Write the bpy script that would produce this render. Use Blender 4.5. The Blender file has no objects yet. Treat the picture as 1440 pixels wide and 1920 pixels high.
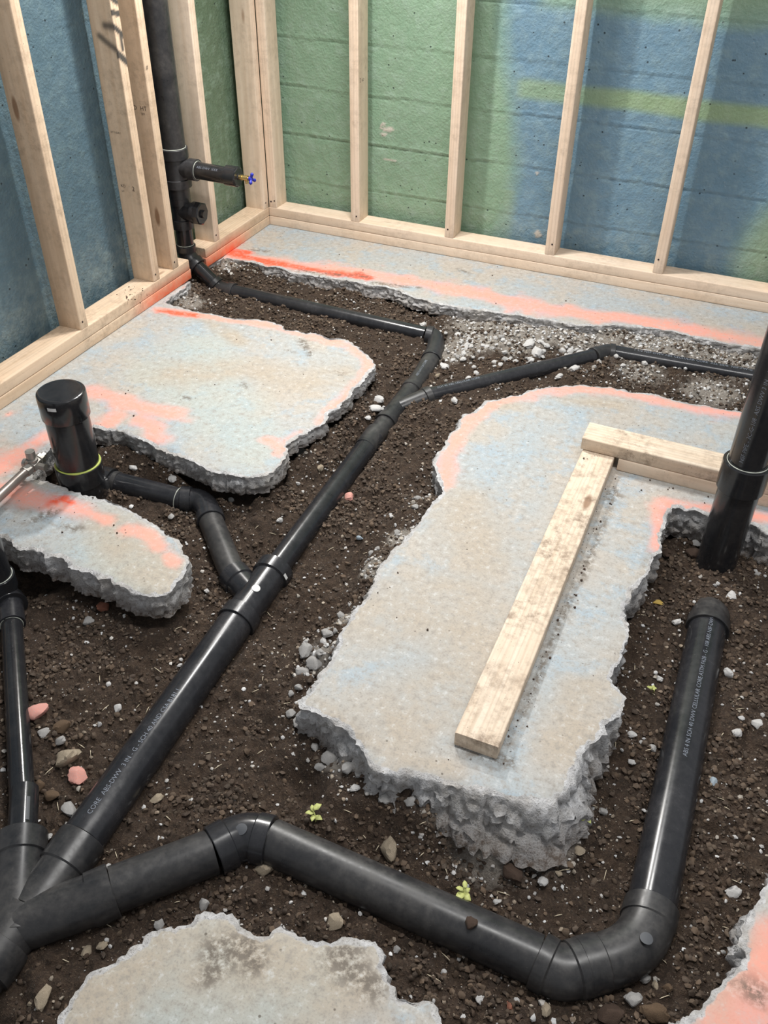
import bpy, math, random
import numpy as np
from mathutils import Vector, Matrix, noise, geometry
random.seed(7)
C = bpy.context.scene.collection
V = Vector

# ---------------------------------------------------------------- camera
FPX = 1692.0
CAM = np.array([1.93494, -3.27688, 1.43544])
EUL = (0.90016, -0.009934, 0.409256)
cd = bpy.data.cameras.new('camera'); cam = bpy.data.objects.new('camera', cd); C.objects.link(cam)
cam.location = CAM; cam.rotation_euler = EUL
cd.sensor_fit = 'HORIZONTAL'; cd.sensor_width = 36; cd.lens = FPX * 36 / 1440; cd.clip_start = 0.02
bpy.context.scene.camera = cam

# ---------------------------------------------------------------- light and exposure
sc = bpy.context.scene
sc.view_settings.view_transform = 'Standard'; sc.view_settings.look = 'None'
sc.view_settings.gamma = 1; sc.view_settings.exposure = 0.16
w = bpy.data.worlds.new('world'); sc.world = w; w.use_nodes = True
w.node_tree.nodes['Background'].inputs[0].default_value = (0.93, 0.96, 1.0, 1)
w.node_tree.nodes['Background'].inputs[1].default_value = 0.36
def lamp(name, loc, target, power, size, sy=None, col=(1, 1, 1)):
    l = bpy.data.lights.new(name, 'AREA'); l.energy = power; l.color = col
    l.shape = 'RECTANGLE' if sy else 'DISK'; l.size = size
    if sy: l.size_y = sy
    o = bpy.data.objects.new(name, l); C.objects.link(o); o.location = loc
    o.rotation_euler = (V(target) - V(loc)).to_track_quat('-Z', 'Y').to_euler()
    return o
lamp('work_light', (0.42, -0.62, 1.6), (1.5, -1.5, 0.0), 25, 0.10, col=(1, 0.97, 0.93))
lamp('ceiling_light', (0.75, -0.55, 2.5), (1.2, -1.0, 0.0), 27, 0.25, col=(1, 0.985, 0.96))
lamp('ceiling_light', (2.0, -1.9, 2.5), (1.6, -1.9, 0.0), 36, 0.12, 1.5, col=(1, 0.985, 0.96))

# ---------------------------------------------------------------- pixel rays to points in the room
def rot(e):
    return np.array(__import__('mathutils').Euler(e, 'XYZ').to_matrix())
MR = rot(EUL)
def ray(u, v): return MR @ np.array([(u - 720) / FPX, -(v - 960) / FPX, -1.0])
def at(u, v, z=0.0):
    d = ray(u, v); return V(CAM + (z - CAM[2]) / d[2] * d)
def pxm(P): return -(MR.T @ (np.array(P) - CAM))[2] / FPX       # metres per pixel at P

# ---------------------------------------------------------------- numeric noise
_rs = np.random.RandomState(3); _T = _rs.rand(256, 256)
def vn(x, y, s, seed=0):
    x = np.asarray(x) * s + seed * 17.3; y = np.asarray(y) * s + seed * 9.7
    i = np.floor(x).astype(int); j = np.floor(y).astype(int); a = x - i; b = y - j
    a = a * a * (3 - 2 * a); b = b * b * (3 - 2 * b); i &= 255; j &= 255; i1 = (i + 1) & 255; j1 = (j + 1) & 255
    return (_T[i, j] * (1 - a) + _T[i1, j] * a) * (1 - b) + (_T[i, j1] * (1 - a) + _T[i1, j1] * a) * b
def fbm(x, y, s, o=4, seed=0):
    r = 0; t = 0; am = 1
    for k in range(o): r = r + am * vn(x, y, s * 2 ** k, seed + k); t += am; am *= .5
    return r / t
def clods(x, y, s, seed=0, dens=1.0):
    X = x * s; Y = y * s; i = np.floor(X).astype(int); j = np.floor(Y).astype(int); best = np.zeros_like(X)
    for di in (-1, 0, 1):
        for dj in (-1, 0, 1):
            a = (i + di + seed * 7) & 255; b = (j + dj + seed * 13) & 255
            px = i + di + _T[a, b]; py = j + dj + _T[b, a]; rr = .35 + .45 * _T[(a + 91) & 255, (b + 37) & 255]
            rr = np.where(_T[(a + 11) & 255, (b + 57) & 255] < dens, rr, 0.01)
            d2 = ((X - px) ** 2 + (Y - py) ** 2) / rr ** 2
            best = np.maximum(best, rr * np.sqrt(np.clip(1 - d2, 0, 1)))
    return best / s
def segdist(x, y, pts):
    best = np.full(np.shape(x), 1e9)
    for (a, b) in zip(pts[:-1], pts[1:]):
        dx, dy = b[0] - a[0], b[1] - a[1]; L = dx * dx + dy * dy + 1e-12
        t = np.clip(((x - a[0]) * dx + (y - a[1]) * dy) / L, 0, 1)
        best = np.minimum(best, np.hypot(x - a[0] - t * dx, y - a[1] - t * dy))
    return best
def inpoly(x, y, poly):
    c = np.zeros(np.shape(x), bool); n = len(poly)
    for k in range(n):
        x1, y1 = poly[k][:2]; x2, y2 = poly[(k + 1) % n][:2]
        if y1 == y2: continue
        c ^= ((y1 > y) != (y2 > y)) & (x < (x2 - x1) * (y - y1) / (y2 - y1) + x1)
    return c

# ---------------------------------------------------------------- materials
class NT:
    def __init__(s, name, rough=.6):
        s.m = bpy.data.materials.new(name); s.m.use_nodes = True; s.t = s.m.node_tree; s.n = s.t.nodes
        s.b = s.n['Principled BSDF']; s.b.inputs['Roughness'].default_value = rough
        s.tc = s.n.new('ShaderNodeTexCoord')
    def L(s, a, b): s.t.links.new(a, b)
    def obj(s, scale=(1, 1, 1), gen='Object', rnd=False):
        mp = s.n.new('ShaderNodeMapping'); mp.inputs['Scale'].default_value = scale; s.L(s.tc.outputs[gen], mp.inputs[0])
        if rnd:
            oi = s.n.new('ShaderNodeObjectInfo'); mu = s.n.new('ShaderNodeMath'); mu.operation = 'MULTIPLY'; mu.inputs[1].default_value = 50
            s.L(oi.outputs['Random'], mu.inputs[0]); s.L(mu.outputs[0], mp.inputs['Location'])
        return mp.outputs[0]
    def noise(s, vec, scale, det=4, rough=.55, dist=0):
        n = s.n.new('ShaderNodeTexNoise'); n.inputs['Scale'].default_value = scale; n.inputs['Detail'].default_value = det
        n.inputs['Roughness'].default_value = rough; n.inputs['Distortion'].default_value = dist; s.L(vec, n.inputs['Vector']); return n.outputs['Fac']
    def vor(s, vec, scale, feat='F1', out='Distance'):
        n = s.n.new('ShaderNodeTexVoronoi'); n.feature = feat; n.inputs['Scale'].default_value = scale; s.L(vec, n.inputs['Vector']); return n.outputs[out]
    def ramp(s, f, stops):
        r = s.n.new('ShaderNodeValToRGB'); e = r.color_ramp.elements
        while len(e) < len(stops): e.new(.5)
        for k, (p, c) in enumerate(stops):
            e[k].position = p; e[k].color = (c, c, c, 1) if isinstance(c, (int, float)) else (*c, 1)
        s.L(f, r.inputs[0]); return r.outputs[0]
    def mix(s, f, a, b, mode='MIX'):
        m = s.n.new('ShaderNodeMix'); m.data_type = 'RGBA'; m.blend_type = mode
        for inp, x in ((m.inputs[0], f), (m.inputs[6], a), (m.inputs[7], b)):
            if isinstance(x, (int, float)): inp.default_value = x
            elif isinstance(x, tuple): inp.default_value = (*x, 1)
            else: s.L(x, inp)
        return m.outputs[2]
    def math(s, op, a, b=0.0, clamp=False):
        m = s.n.new('ShaderNodeMath'); m.operation = op; m.use_clamp = clamp
        for inp, x in ((m.inputs[0], a), (m.inputs[1], b)):
            if isinstance(x, (int, float)): inp.default_value = x
            else: s.L(x, inp)
        return m.outputs[0]
    def attr(s, name):
        a = s.n.new('ShaderNodeAttribute'); a.attribute_name = name; return a.outputs['Fac']
    def attrc(s, name):
        a = s.n.new('ShaderNodeAttribute'); a.attribute_name = name; return a.outputs['Color']
    def bump(s, h, st=.3, dist=.002, nrm=None):
        b = s.n.new('ShaderNodeBump'); b.inputs['Strength'].default_value = st; b.inputs['Distance'].default_value = dist
        s.L(h, b.inputs['Height'])
        if nrm: s.L(nrm, b.inputs['Normal'])
        return b.outputs[0]
    def out(s, col=None, rough=None, nrm=None):
        for k, x in (('Base Color', col), ('Roughness', rough), ('Normal', nrm)):
            if x is None: continue
            if isinstance(x, tuple): s.b.inputs[k].default_value = (*x, 1)
            elif isinstance(x, (int, float)): s.b.inputs[k].default_value = x
            else: s.L(x, s.b.inputs[k])
        return s.m
def plain(name, col, rough=.5, metal=0):
    t = NT(name, rough); t.b.inputs['Metallic'].default_value = metal
    o = t.obj(); n = t.noise(o, 60, 3); return t.out(t.mix(t.math('MULTIPLY', n, .35), col, tuple(c * .6 for c in col)), rough)

def wood_mat(name, base, dark, dirt=0.15, grey=0.0):
    t = NT(name, .7); o = t.obj((1, 1, .06), rnd=True)
    g = t.noise(o, 55, 5, .6, .6); g2 = t.noise(o, 9, 3, .5, 1.2)
    wv = t.n.new('ShaderNodeTexWave'); wv.inputs['Scale'].default_value = 26; wv.inputs['Distortion'].default_value = 7; wv.inputs['Detail'].default_value = 3; wv.inputs['Detail Scale'].default_value = 1.2
    t.L(t.obj((1, .55, .05), rnd=True), wv.inputs['Vector'])
    c = t.mix(t.ramp(g, [(.3, 0), (.75, 1)]), base, dark)
    c = t.mix(t.math('MULTIPLY', t.ramp(wv.outputs['Fac'], [(.55, 0), (1, 1)]), .33), c, tuple(x * .72 for x in dark))
    c = t.mix(t.math('MULTIPLY', t.ramp(g2, [(.45, 0), (.7, 1)]), .35), c, tuple(min(1, x * 1.12) for x in base))
    kn = t.vor(t.obj((1, 1, .28), rnd=True), 7.5)
    c = t.mix(t.math('MULTIPLY', t.ramp(kn, [(.05, 1), (.085, 0)]), .75), c, (.2, .085, .03))
    d = t.noise(t.obj(), 34, 7, .75); d2 = t.noise(t.obj(), 6, 3)
    dm = t.math('MULTIPLY', t.ramp(d, [(.45, 0), (.66, 1)]), t.ramp(d2, [(.38, .12), (.62, 1)]))
    c = t.mix(t.math('MULTIPLY', dm, dirt), c, (.17, .11, .07))
    sp = t.noise(t.obj(), 260, 2, .5)
    c = t.mix(t.math('MULTIPLY', t.ramp(sp, [(.70, 0), (.76, 1)]), min(1, dirt * 1.5)), c, (.06, .04, .03))
    c = t.mix(t.math('MULTIPLY', t.attr('pink'), t.ramp(t.noise(t.obj(), 45, 4), [(.25, .6), (.6, 1)])), c, (.92, .17, .07))
    c = t.mix(t.attr('spray'), c, (.025, .028, .03))
    return t.out(c, .68, t.bump(g, .25, .002))
WOOD = wood_mat('spruce_framing', (.74, .58, .43), (.62, .44, .29), .45)
WOODC = wood_mat('spruce_pale', (.82, .67, .53), (.72, .55, .40), .3)
WOODD = wood_mat('spruce_dirty', (.78, .66, .53), (.64, .49, .35), 1.0)

def abs_mat(name, dust, rough, dcol=(.16, .145, .13)):
    t = NT(name, rough); o = t.obj(); n = t.noise(o, 9, 6, .65, .4); n2 = t.noise(o, 70, 5, .7); n3 = t.noise(t.obj((1, 1, 1)), 350, 2)
    f = t.math('MULTIPLY', t.ramp(n, [(.33, .12), (.68, 1)]), t.ramp(n2, [(.3, .35), (.7, 1)]))
    f = t.math('MULTIPLY', f, dust)
    sp = t.ramp(n3, [(.70, 0), (.75, 1)])
    f = t.math('ADD', f, t.math('MULTIPLY', sp, dust * .5), True)
    c = t.mix(f, (.012, .013, .016), dcol)
    r = t.math('ADD', t.math('MULTIPLY', f, .55), rough, True)
    return t.out(c, r, t.bump(n2, .03, .0006))
ABS = abs_mat('abs_black', .28, .17, (.12, .115, .12))
ABSD = abs_mat('abs_dusty', .5, .24, (.145, .135, .125))
ABSC = abs_mat('abs_clean', .15, .15)
RUB = abs_mat('abs_fitting', .42, .25, (.13, .122, .12))
WHITE = plain('white_print', (.27, .30, .36), .6)
INK = plain('black_ink', (.03, .02, .02), .8)
LABEL = plain('white_sticker', (.75, .75, .74), .5)
GREY = plain('grey_sticker', (.075, .08, .09), .5)
CEMENT = plain('yellow_solvent_cement', (.48, .55, .12), .5)
CEMW = plain('pale_solvent_cement', (.5, .52, .46), .5)
STEEL = plain('chromed_steel', (.42, .40, .37), .52, .8); STEELD = plain('worn_pipe_metal', (.36, .31, .28), .38, .7)
BRASS = plain('brass', (.78, .6, .28), .3, 1); BLUE = plain('blue_handle', (.02, .03, .42), .35)
SPROUT = plain('pale_green_sprout', (.55, .58, .2), .55); LEAF = plain('yellow_dead_leaf', (.5, .34, .08), .7)
STRAW = plain('straw_splinter', (.72, .62, .45), .7)

def concrete_mat():
    t = NT('painted_concrete', .62); o = t.obj()
    n1 = t.noise(o, 3.2, 6, .62, .5); n2 = t.noise(o, 11, 6, .7); n3 = t.noise(o, 60, 5, .7); n4 = t.noise(o, 240, 3, .6)
    base = t.mix(t.ramp(n1, [(.38, 0), (.6, 1)]), (.385, .42, .435), (.45, .41, .36))
    base = t.mix(t.math('MULTIPLY', t.ramp(n2, [(.5, 0), (.62, 1)]), .7), base, (.33, .42, .49))
    base = t.mix(t.math('MULTIPLY', t.attr('green'), .5), base, (.42, .47, .43))
    base = t.mix(t.math('MULTIPLY', t.attr('tan'), t.ramp(n2, [(.3, .25), (.6, 1)])), base, (.44, .36, .27))
    base = t.mix(t.math('MULTIPLY', t.ramp(n3, [(.50, 0), (.66, 1)]), .7), base, (.30, .27, .235))
    base = t.mix(t.math('MULTIPLY', t.ramp(n4, [(.54, 0), (.70, 1)]), .45), base, (.27, .25, .23))
    base = t.mix(t.math('MULTIPLY', t.ramp(n3, [(.30, 1), (.44, 0)]), .6), base, (.62, .63, .62))
    pf = t.math('MULTIPLY', t.attr('pink'), t.ramp(t.math('ADD', t.math('MULTIPLY', n3, .6), t.math('MULTIPLY', n2, .4)), [(.36, .45), (.52, 1)]))
    base = t.mix(pf, base, (.90, .345, .255))
    of = t.math('MULTIPLY', t.attr('orange'), t.ramp(n3, [(.32, .3), (.5, 1)]))
    base = t.mix(of, base, (.86, .11, .045))
    df = t.math('MULTIPLY', t.attr('dirt'), t.ramp(n3, [(.40, 0), (.55, 1)]))
    base = t.mix(df, base, (.13, .105, .08))
    sp = t.ramp(t.vor(o, 46), [(.08, 1), (.13, 0)]); spm = t.ramp(t.noise(o, 13, 2), [(.52, 0), (.6, 1)])
    base = t.mix(t.math('MULTIPLY', t.math('MULTIPLY', sp, spm), .8), base, (.10, .08, .06))
    raw = t.mix(t.ramp(n3, [(.3, 0), (.7, 1)]), (.30, .29, .285), (.70, .70, .71)); raw = t.mix(t.ramp(n4, [(.55, 0), (.7, 1)]), raw, (.2, .19, .18))
    raw = t.mix(t.math('MULTIPLY', t.ramp(n2, [(.45, 0), (.65, 1)]), .5), raw, (.40, .36, .31))
    bk = t.math('ADD', t.attr('broken'), t.math('MULTIPLY', t.math('SUBTRACT', n3, .5), .5), True)
    bk = t.ramp(bk, [(.4, 0), (.55, 1)])
    col = t.mix(bk, base, raw)
    col = t.mix(t.math('MULTIPLY', t.attr('soil'), t.ramp(n3, [(.35, .2), (.6, 1)])), col, (.09, .06, .04))
    h = t.math('ADD', t.math('MULTIPLY', n3, .6), t.math('MULTIPLY', n4, .4))
    bs = t.n.new('ShaderNodeBump'); bs.inputs['Distance'].default_value = .006; t.L(h, bs.inputs['Height'])
    t.L(t.math('ADD', t.math('MULTIPLY', bk, .75), .10), bs.inputs['Strength'])
    return t.out(col, .66, bs.outputs[0])
CONC = concrete_mat()

def soil_mat():
    t = NT('dark_soil', .85); o = t.obj(); n1 = t.noise(o, 6, 5, .6); n2 = t.noise(o, 45, 6, .7); n3 = t.noise(o, 190, 5, .7); n4 = t.noise(o, 600, 2)
    c = t.mix(t.ramp(n2, [(.3, 0), (.7, 1)]), (.026, .016, .010), (.092, .056, .035))
    c = t.mix(t.math('MULTIPLY', t.ramp(n3, [(.5, 0), (.66, 1)]), .75), c, (.16, .108, .07))
    c = t.mix(t.math('MULTIPLY', t.ramp(n1, [(.45, 0), (.65, 1)]), .35), c, (.055, .036, .026))
    gr = t.mix(n3, (.24, .20, .165), (.50, .46, .41)); gr = t.mix(t.ramp(n2, [(.58, 0), (.72, 1)]), gr, (.16, .12, .085))
    gf = t.math('ADD', t.attr('gravel'), t.math('MULTIPLY', t.math('SUBTRACT', n2, .5), .7), True)
    c = t.mix(t.ramp(gf, [(.22, 0), (.5, 1)]), c, gr)
    sp = t.math('MULTIPLY', t.ramp(t.vor(o, 170), [(.12, 1), (.2, 0)]), t.ramp(t.noise(o, 60, 3), [(.53, 0), (.6, 1)]))
    c = t.mix(t.math('MULTIPLY', sp, .7), c, (.40, .34, .27))
    h = t.math('ADD', t.math('MULTIPLY', n3, .7), t.math('MULTIPLY', n4, .3))
    return t.out(c, .9, t.bump(h, 1.0, .012))
SOIL = soil_mat()
def stone_mat():
    t = NT('rubble_stone', .8); o = t.obj(rnd=True); n = t.noise(o, 60, 5, .7); n2 = t.noise(o, 220, 3)
    c = t.attrc('tint'); c = t.mix(t.math('MULTIPLY', t.ramp(n, [(.45, 0), (.7, 1)]), .45), c, (.16, .13, .10))
    c = t.mix(t.math('MULTIPLY', t.ramp(n2, [(.6, 0), (.7, 1)]), .4), c, (.12, .10, .08))
    return t.out(c, .85, t.bump(n, .5, .003))
STONE = stone_mat()
def ocol_stone(name, col, col2=(.2, .17, .14)):
    t = NT(name, .8); o = t.obj(rnd=True); n = t.noise(o, 45, 5, .7); n2 = t.noise(o, 220, 3)
    c = t.mix(t.ramp(n, [(.48, 0), (.66, 1)]), col, col2); c = t.mix(t.math('MULTIPLY', t.ramp(n2, [(.6, 0), (.7, 1)]), .45), c, tuple(x * .4 for x in col))
    return t.out(c, .85, t.bump(n, .6, .004))
SM = {'white': ocol_stone('white_rubble', (.68, .67, .66), (.42, .38, .34)), 'grey': ocol_stone('grey_rubble', (.46, .45, .44), (.24, .21, .18)),
      'tan': ocol_stone('tan_rubble', (.46, .38, .28), (.2, .15, .1)), 'brown': ocol_stone('soil_clod', (.15, .095, .055), (.06, .04, .025)),
      'dark': ocol_stone('dark_clod', (.075, .045, .03), (.035, .022, .015)), 'pink': ocol_stone('pink_painted_rubble', (.86, .36, .29), (.62, .52, .48)),
      'red': ocol_stone('red_brick_bit', (.34, .13, .08), (.2, .1, .07)), 'blue': ocol_stone('blue_painted_rubble', (.38, .47, .55), (.45, .44, .42))}

def wall_mat(name, k=(1, 1, 1)):
    t = NT(name, .45); o = t.obj(); n1 = t.noise(o, 5, 5, .6); n2 = t.noise(o, 28, 5, .65); n3 = t.noise(o, 110, 4, .6)
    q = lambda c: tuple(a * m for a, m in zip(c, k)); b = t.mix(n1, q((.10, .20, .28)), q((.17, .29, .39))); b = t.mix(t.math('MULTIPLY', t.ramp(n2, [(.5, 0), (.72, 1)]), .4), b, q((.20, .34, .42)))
    g = t.mix(n1, q((.18, .29, .19)), q((.26, .40, .27))); g = t.mix(t.math('MULTIPLY', t.ramp(n2, [(.5, 0), (.72, 1)]), .4), g, (.30, .43, .33))
    f = t.math('ADD', t.attr('green'), t.math('MULTIPLY', t.math('SUBTRACT', n2, .5), .25), True)
    c = t.mix(f, b, g); c = t.mix(t.math('MULTIPLY', t.attr('lime'), .7), c, (.30, .40, .17))
    c = t.mix(t.math('MULTIPLY', t.attr('dust'), t.ramp(n2, [(.35, 0), (.65, 1)])), c, (.36, .42, .40))
    pits = t.math('MULTIPLY', t.ramp(t.vor(o, 34), [(.07, 1), (.12, 0)]), t.ramp(t.noise(o, 17, 2), [(.5, 0), (.56, 1)]))
    c = t.mix(t.math('MULTIPLY', pits, .8), c, (.02, .035, .045))
    chips = t.ramp(t.noise(o, 75, 3, .7), [(.70, 0), (.74, 1)])
    c = t.mix(t.math('MULTIPLY', chips, .4), c, (.45, .5, .48))
    c = t.mix(t.math('MULTIPLY', t.attr('scar'), .9), c, (.52, .48, .42))
    h = t.math('ADD', t.math('MULTIPLY', n2, .5), t.math('MULTIPLY', n3, .5)); h = t.math('SUBTRACT', h, pits)
    return t.out(c, .5, t.bump(h, .8, .008))
WALL = wall_mat('painted_board_formed_concrete'); WALL_SHADED = wall_mat('shade_tinted_painted_concrete', (.58, .56, .52))  # second copy, for the left wall: same paint, its dimmer light put into the colour

# ---------------------------------------------------------------- object helpers
def tag(o, label=None, cat=None, group=None, kind=None):
    for k, x in (('label', label), ('category', cat), ('group', group), ('kind', kind)):
        if x: o[k] = x
    return o
def link(name, me, mat, parent=None, smooth=None):
    o = bpy.data.objects.new(name, me); C.objects.link(o)
    if mat and not me.materials: me.materials.append(mat)
    if parent: o.parent = parent; o.matrix_parent_inverse = parent.matrix_world.inverted() if False else Matrix.Translation(-parent.location) if parent.type == 'EMPTY' else o.matrix_parent_inverse
    if smooth is not None:
        me.shade_smooth()
        if smooth < 180: me.set_sharp_from_angle(angle=math.radians(smooth))
    return o
def empty(name, loc=(0, 0, 0)):
    o = bpy.data.objects.new(name, None); C.objects.link(o); o.location = loc; o.empty_display_size = .05; return o
def mesh(name, vs, fs):
    me = bpy.data.meshes.new(name); me.from_pydata([tuple(v) for v in vs], [], fs); me.update(); return me
def setattrf(me, name, arr):
    a = me.attributes.new(name, 'FLOAT', 'POINT'); a.data.foreach_set('value', np.asarray(arr, dtype=np.float32).ravel())
def npmesh(name, co, quads=None, tris=None):
    me = bpy.data.meshes.new(name); me.vertices.add(len(co)); me.vertices.foreach_set('co', np.asarray(co, dtype=np.float32).ravel())
    faces = quads if quads is not None else tris; k = faces.shape[1]; n = len(faces)
    me.loops.add(n * k); me.loops.foreach_set('vertex_index', faces.astype(np.int32).ravel())
    me.polygons.add(n); me.polygons.foreach_set('loop_start', np.arange(0, n * k, k, dtype=np.int32))
    me.update(calc_edges=True); me.validate(); return me

def tube_data(pts, radii, seg=32, cap=(True, True), hollow=False):
    """rings along a path, one radius each"""
    pts = [V(p) for p in pts]; n = len(pts); T = []
    for i in range(n):
        a = pts[max(i - 1, 0)]; b = pts[min(i + 1, n - 1)]; k = 1
        while (b - a).length < 1e-5 and (i + k < n or i - k >= 0):
            a = pts[max(i - k, 0)]; b = pts[min(i + k, n - 1)]; k += 1
        T.append((b - a).normalized())
    up = V((0, 0, 1)) if abs(T[0].z) < .9 else V((1, 0, 0)); N = (up - T[0] * up.dot(T[0])).normalized(); vs = []; fs = []
    for i in range(n):
        if i: q = T[i - 1].rotation_difference(T[i]); N = q @ N; N = (N - T[i] * N.dot(T[i])).normalized()
        B = T[i].cross(N)
        for k in range(seg):
            a = 2 * math.pi * k / seg; vs.append(pts[i] + (N * math.cos(a) + B * math.sin(a)) * radii[i])
    for i in range(n - 1):
        for k in range(seg):
            a = i * seg + k; b = i * seg + (k + 1) % seg; fs.append((a, b, b + seg, a + seg))
    if cap[0]: fs.append(tuple(range(seg))[::-1])
    if cap[1]: fs.append(tuple(range((n - 1) * seg, n * seg)))
    return vs, fs
class MB:
    def __init__(s): s.v = []; s.f = []
    def add(s, d):
        o = len(s.v); s.v += list(d[0]); s.f += [tuple(i + o for i in f) for f in d[1]]; return s
    def build(s, name, mat, parent=None, smooth=35, origin=True):
        if parent is None and origin:
            c = sum((V(v) for v in s.v), V()) / len(s.v); me = mesh(name, [V(v) - c for v in s.v], s.f); o = link(name, me, mat, None, smooth); o.location = c; return o
        return link(name, mesh(name, s.v, s.f), mat, parent, smooth)
def boxd(c, sx, sy, sz):
    x, y, z = c; vs = [(x + a * sx / 2, y + b * sy / 2, z + d * sz / 2) for a in (-1, 1) for b in (-1, 1) for d in (-1, 1)]
    return vs, [(0, 1, 3, 2), (4, 6, 7, 5), (0, 4, 5, 1), (2, 3, 7, 6), (0, 2, 6, 4), (1, 5, 7, 3)]

# ---------------------------------------------------------------- lumber: subdivided eased box, grain along local Z
def lumber(name, A, B, wdir, w, h, mat, parent=None, pink=None, spray=None, bow=0.0, step=.02):
    """board centred on the axis A-B; wdir = direction of the width w; h = the other side"""
    A = V(A); B = V(B); L = (B - A).length; z = (B - A).normalized(); x = V(wdir).normalized(); y = z.cross(x)
    r = .0035; prof = []
    nx = max(2, int(w / step)); ny = max(2, int(h / step))
    for (cx, cy, a0) in ((w / 2 - r, h / 2 - r, 0), (-w / 2 + r, h / 2 - r, 90), (-w / 2 + r, -h / 2 + r, 180), (w / 2 - r, -h / 2 + r, 270)):
        arc = [(cx + r * math.cos(math.radians(a0 + k * 30)), cy + r * math.sin(math.radians(a0 + k * 30))) for k in range(4)]
        prof.append(arc)
    ring = []
    for q in range(4):
        ring += prof[q]; a = prof[q][-1]; b = prof[(q + 1) % 4][0]; m = nx if q % 2 == 0 else ny
        ring += [(a[0] + (b[0] - a[0]) * k / m, a[1] + (b[1] - a[1]) * k / m) for k in range(1, m)]
    nz = max(2, int(L / step)); n = len(ring); vs = []; fs = []
    zs = [0, .002] + [L * k / nz for k in range(1, nz)] + [L - .002, L]
    sd = random.random() * 100
    for k, zz in enumerate(zs):
        s = .985 if k in (0, len(zs) - 1) else 1
        for (a, b) in ring:
            j = .0006 * noise.noise(V((a * 20, b * 20, zz * 3 + sd)))
            vs.append(V((a * s + j, b * s + j + bow * math.sin(math.pi * zz / L), zz)))
    for k in range(len(zs) - 1):
        for i in range(n):
            a = k * n + i; b = k * n + (i + 1) % n; fs.append((a, b, b + n, a + n))
    fs += [tuple(range(n))[::-1], tuple(range((len(zs) - 1) * n, len(zs) * n))]
    me = mesh(name, vs, fs); M = Matrix((x, y, z)).transposed().to_4x4(); M.translation = A
    P = np.array([M @ v for v in vs])
    setattrf(me, 'pink', pink(P) if pink else np.zeros(len(vs))); setattrf(me, 'spray', spray(P) if spray else np.zeros(len(vs)))
    o = link(name, me, mat, parent, 40)
    if parent: M.translation = A - parent.location; o.matrix_parent_inverse = Matrix()
    o.matrix_basis = M; return o

# ================================================================ WALLS
WY = .125; WX = -.125
def seam(z, x, sd):
    h = np.zeros_like(x)
    for k, z0 in enumerate((-.02, .163, .345, .528, .705, .885, 1.065, 1.245, 1.42, 1.6, 1.78, 1.96)):
        zz = z0 + .006 * (fbm(x, x * 0 + k, 6, 4, sd) - .5) * 2 + .004 * (vn(x, x * 0 + k * 3, 60, sd) - .5)
        amp = .4 + .9 * vn(x, x * 0 + k, 4, sd + 5)
        d = z - zz
        h -= .0055 * amp * np.exp(-(d / .0026) ** 2)
        h += .0022 * amp * np.exp(-((d - .006) / .006) ** 2) - .001 * np.exp(-((d + .012) / .014) ** 2)
        h += .0028 * (fbm(x, z, 70, 3, sd + k) - .5) * np.exp(-(d / .05) ** 2)
    return h
def wall(name, axis, lo, hi, zt, sd, masks, seams=1.0):
    st = .006; n = int((hi - lo) / st) + 1; m = int(zt / st) + 1
    s, z = np.meshgrid(np.linspace(lo, hi, n), np.linspace(-.15, zt, m), indexing='ij')
    h = seams * seam(z, s, sd) + .0035 * (fbm(s, z, 9, 4, sd + 30) - .5) + .002 * (fbm(s, z, 60, 2, sd + 31) - .5)
    ms = masks(s, z)
    if 'scar' in ms: h += .006 * ms['scar'] * (fbm(s, z, 90, 2, 3) - .2)
    if axis == 'x': co = np.stack([s, WY - h, z], -1)
    else: co = np.stack([WX + h, s, z], -1)
    idx = np.arange(n * m).reshape(n, m); q = np.stack([idx[:-1, :-1], idx[1:, :-1], idx[1:, 1:], idx[:-1, 1:]], -1).reshape(-1, 4)
    if axis == 'y': q = q[:, ::-1]
    # thickness: back sheet
    me = npmesh(name, co.reshape(-1, 3), quads=q)
    for k, a in ms.items(): setattrf(me, k, a)
    o = link(name, me, WALL if axis == 'x' else WALL_SHADED, None, 180); tag(o, kind='structure')
    md = o.modifiers.new('thickness', 'SOLIDIFY'); md.thickness = .12; md.offset = -1 if axis == 'x' else 1
    return o
def sm(x, a, b): t = np.clip((x - a) / (b - a), 0, 1); return t * t * (3 - 2 * t)
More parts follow.
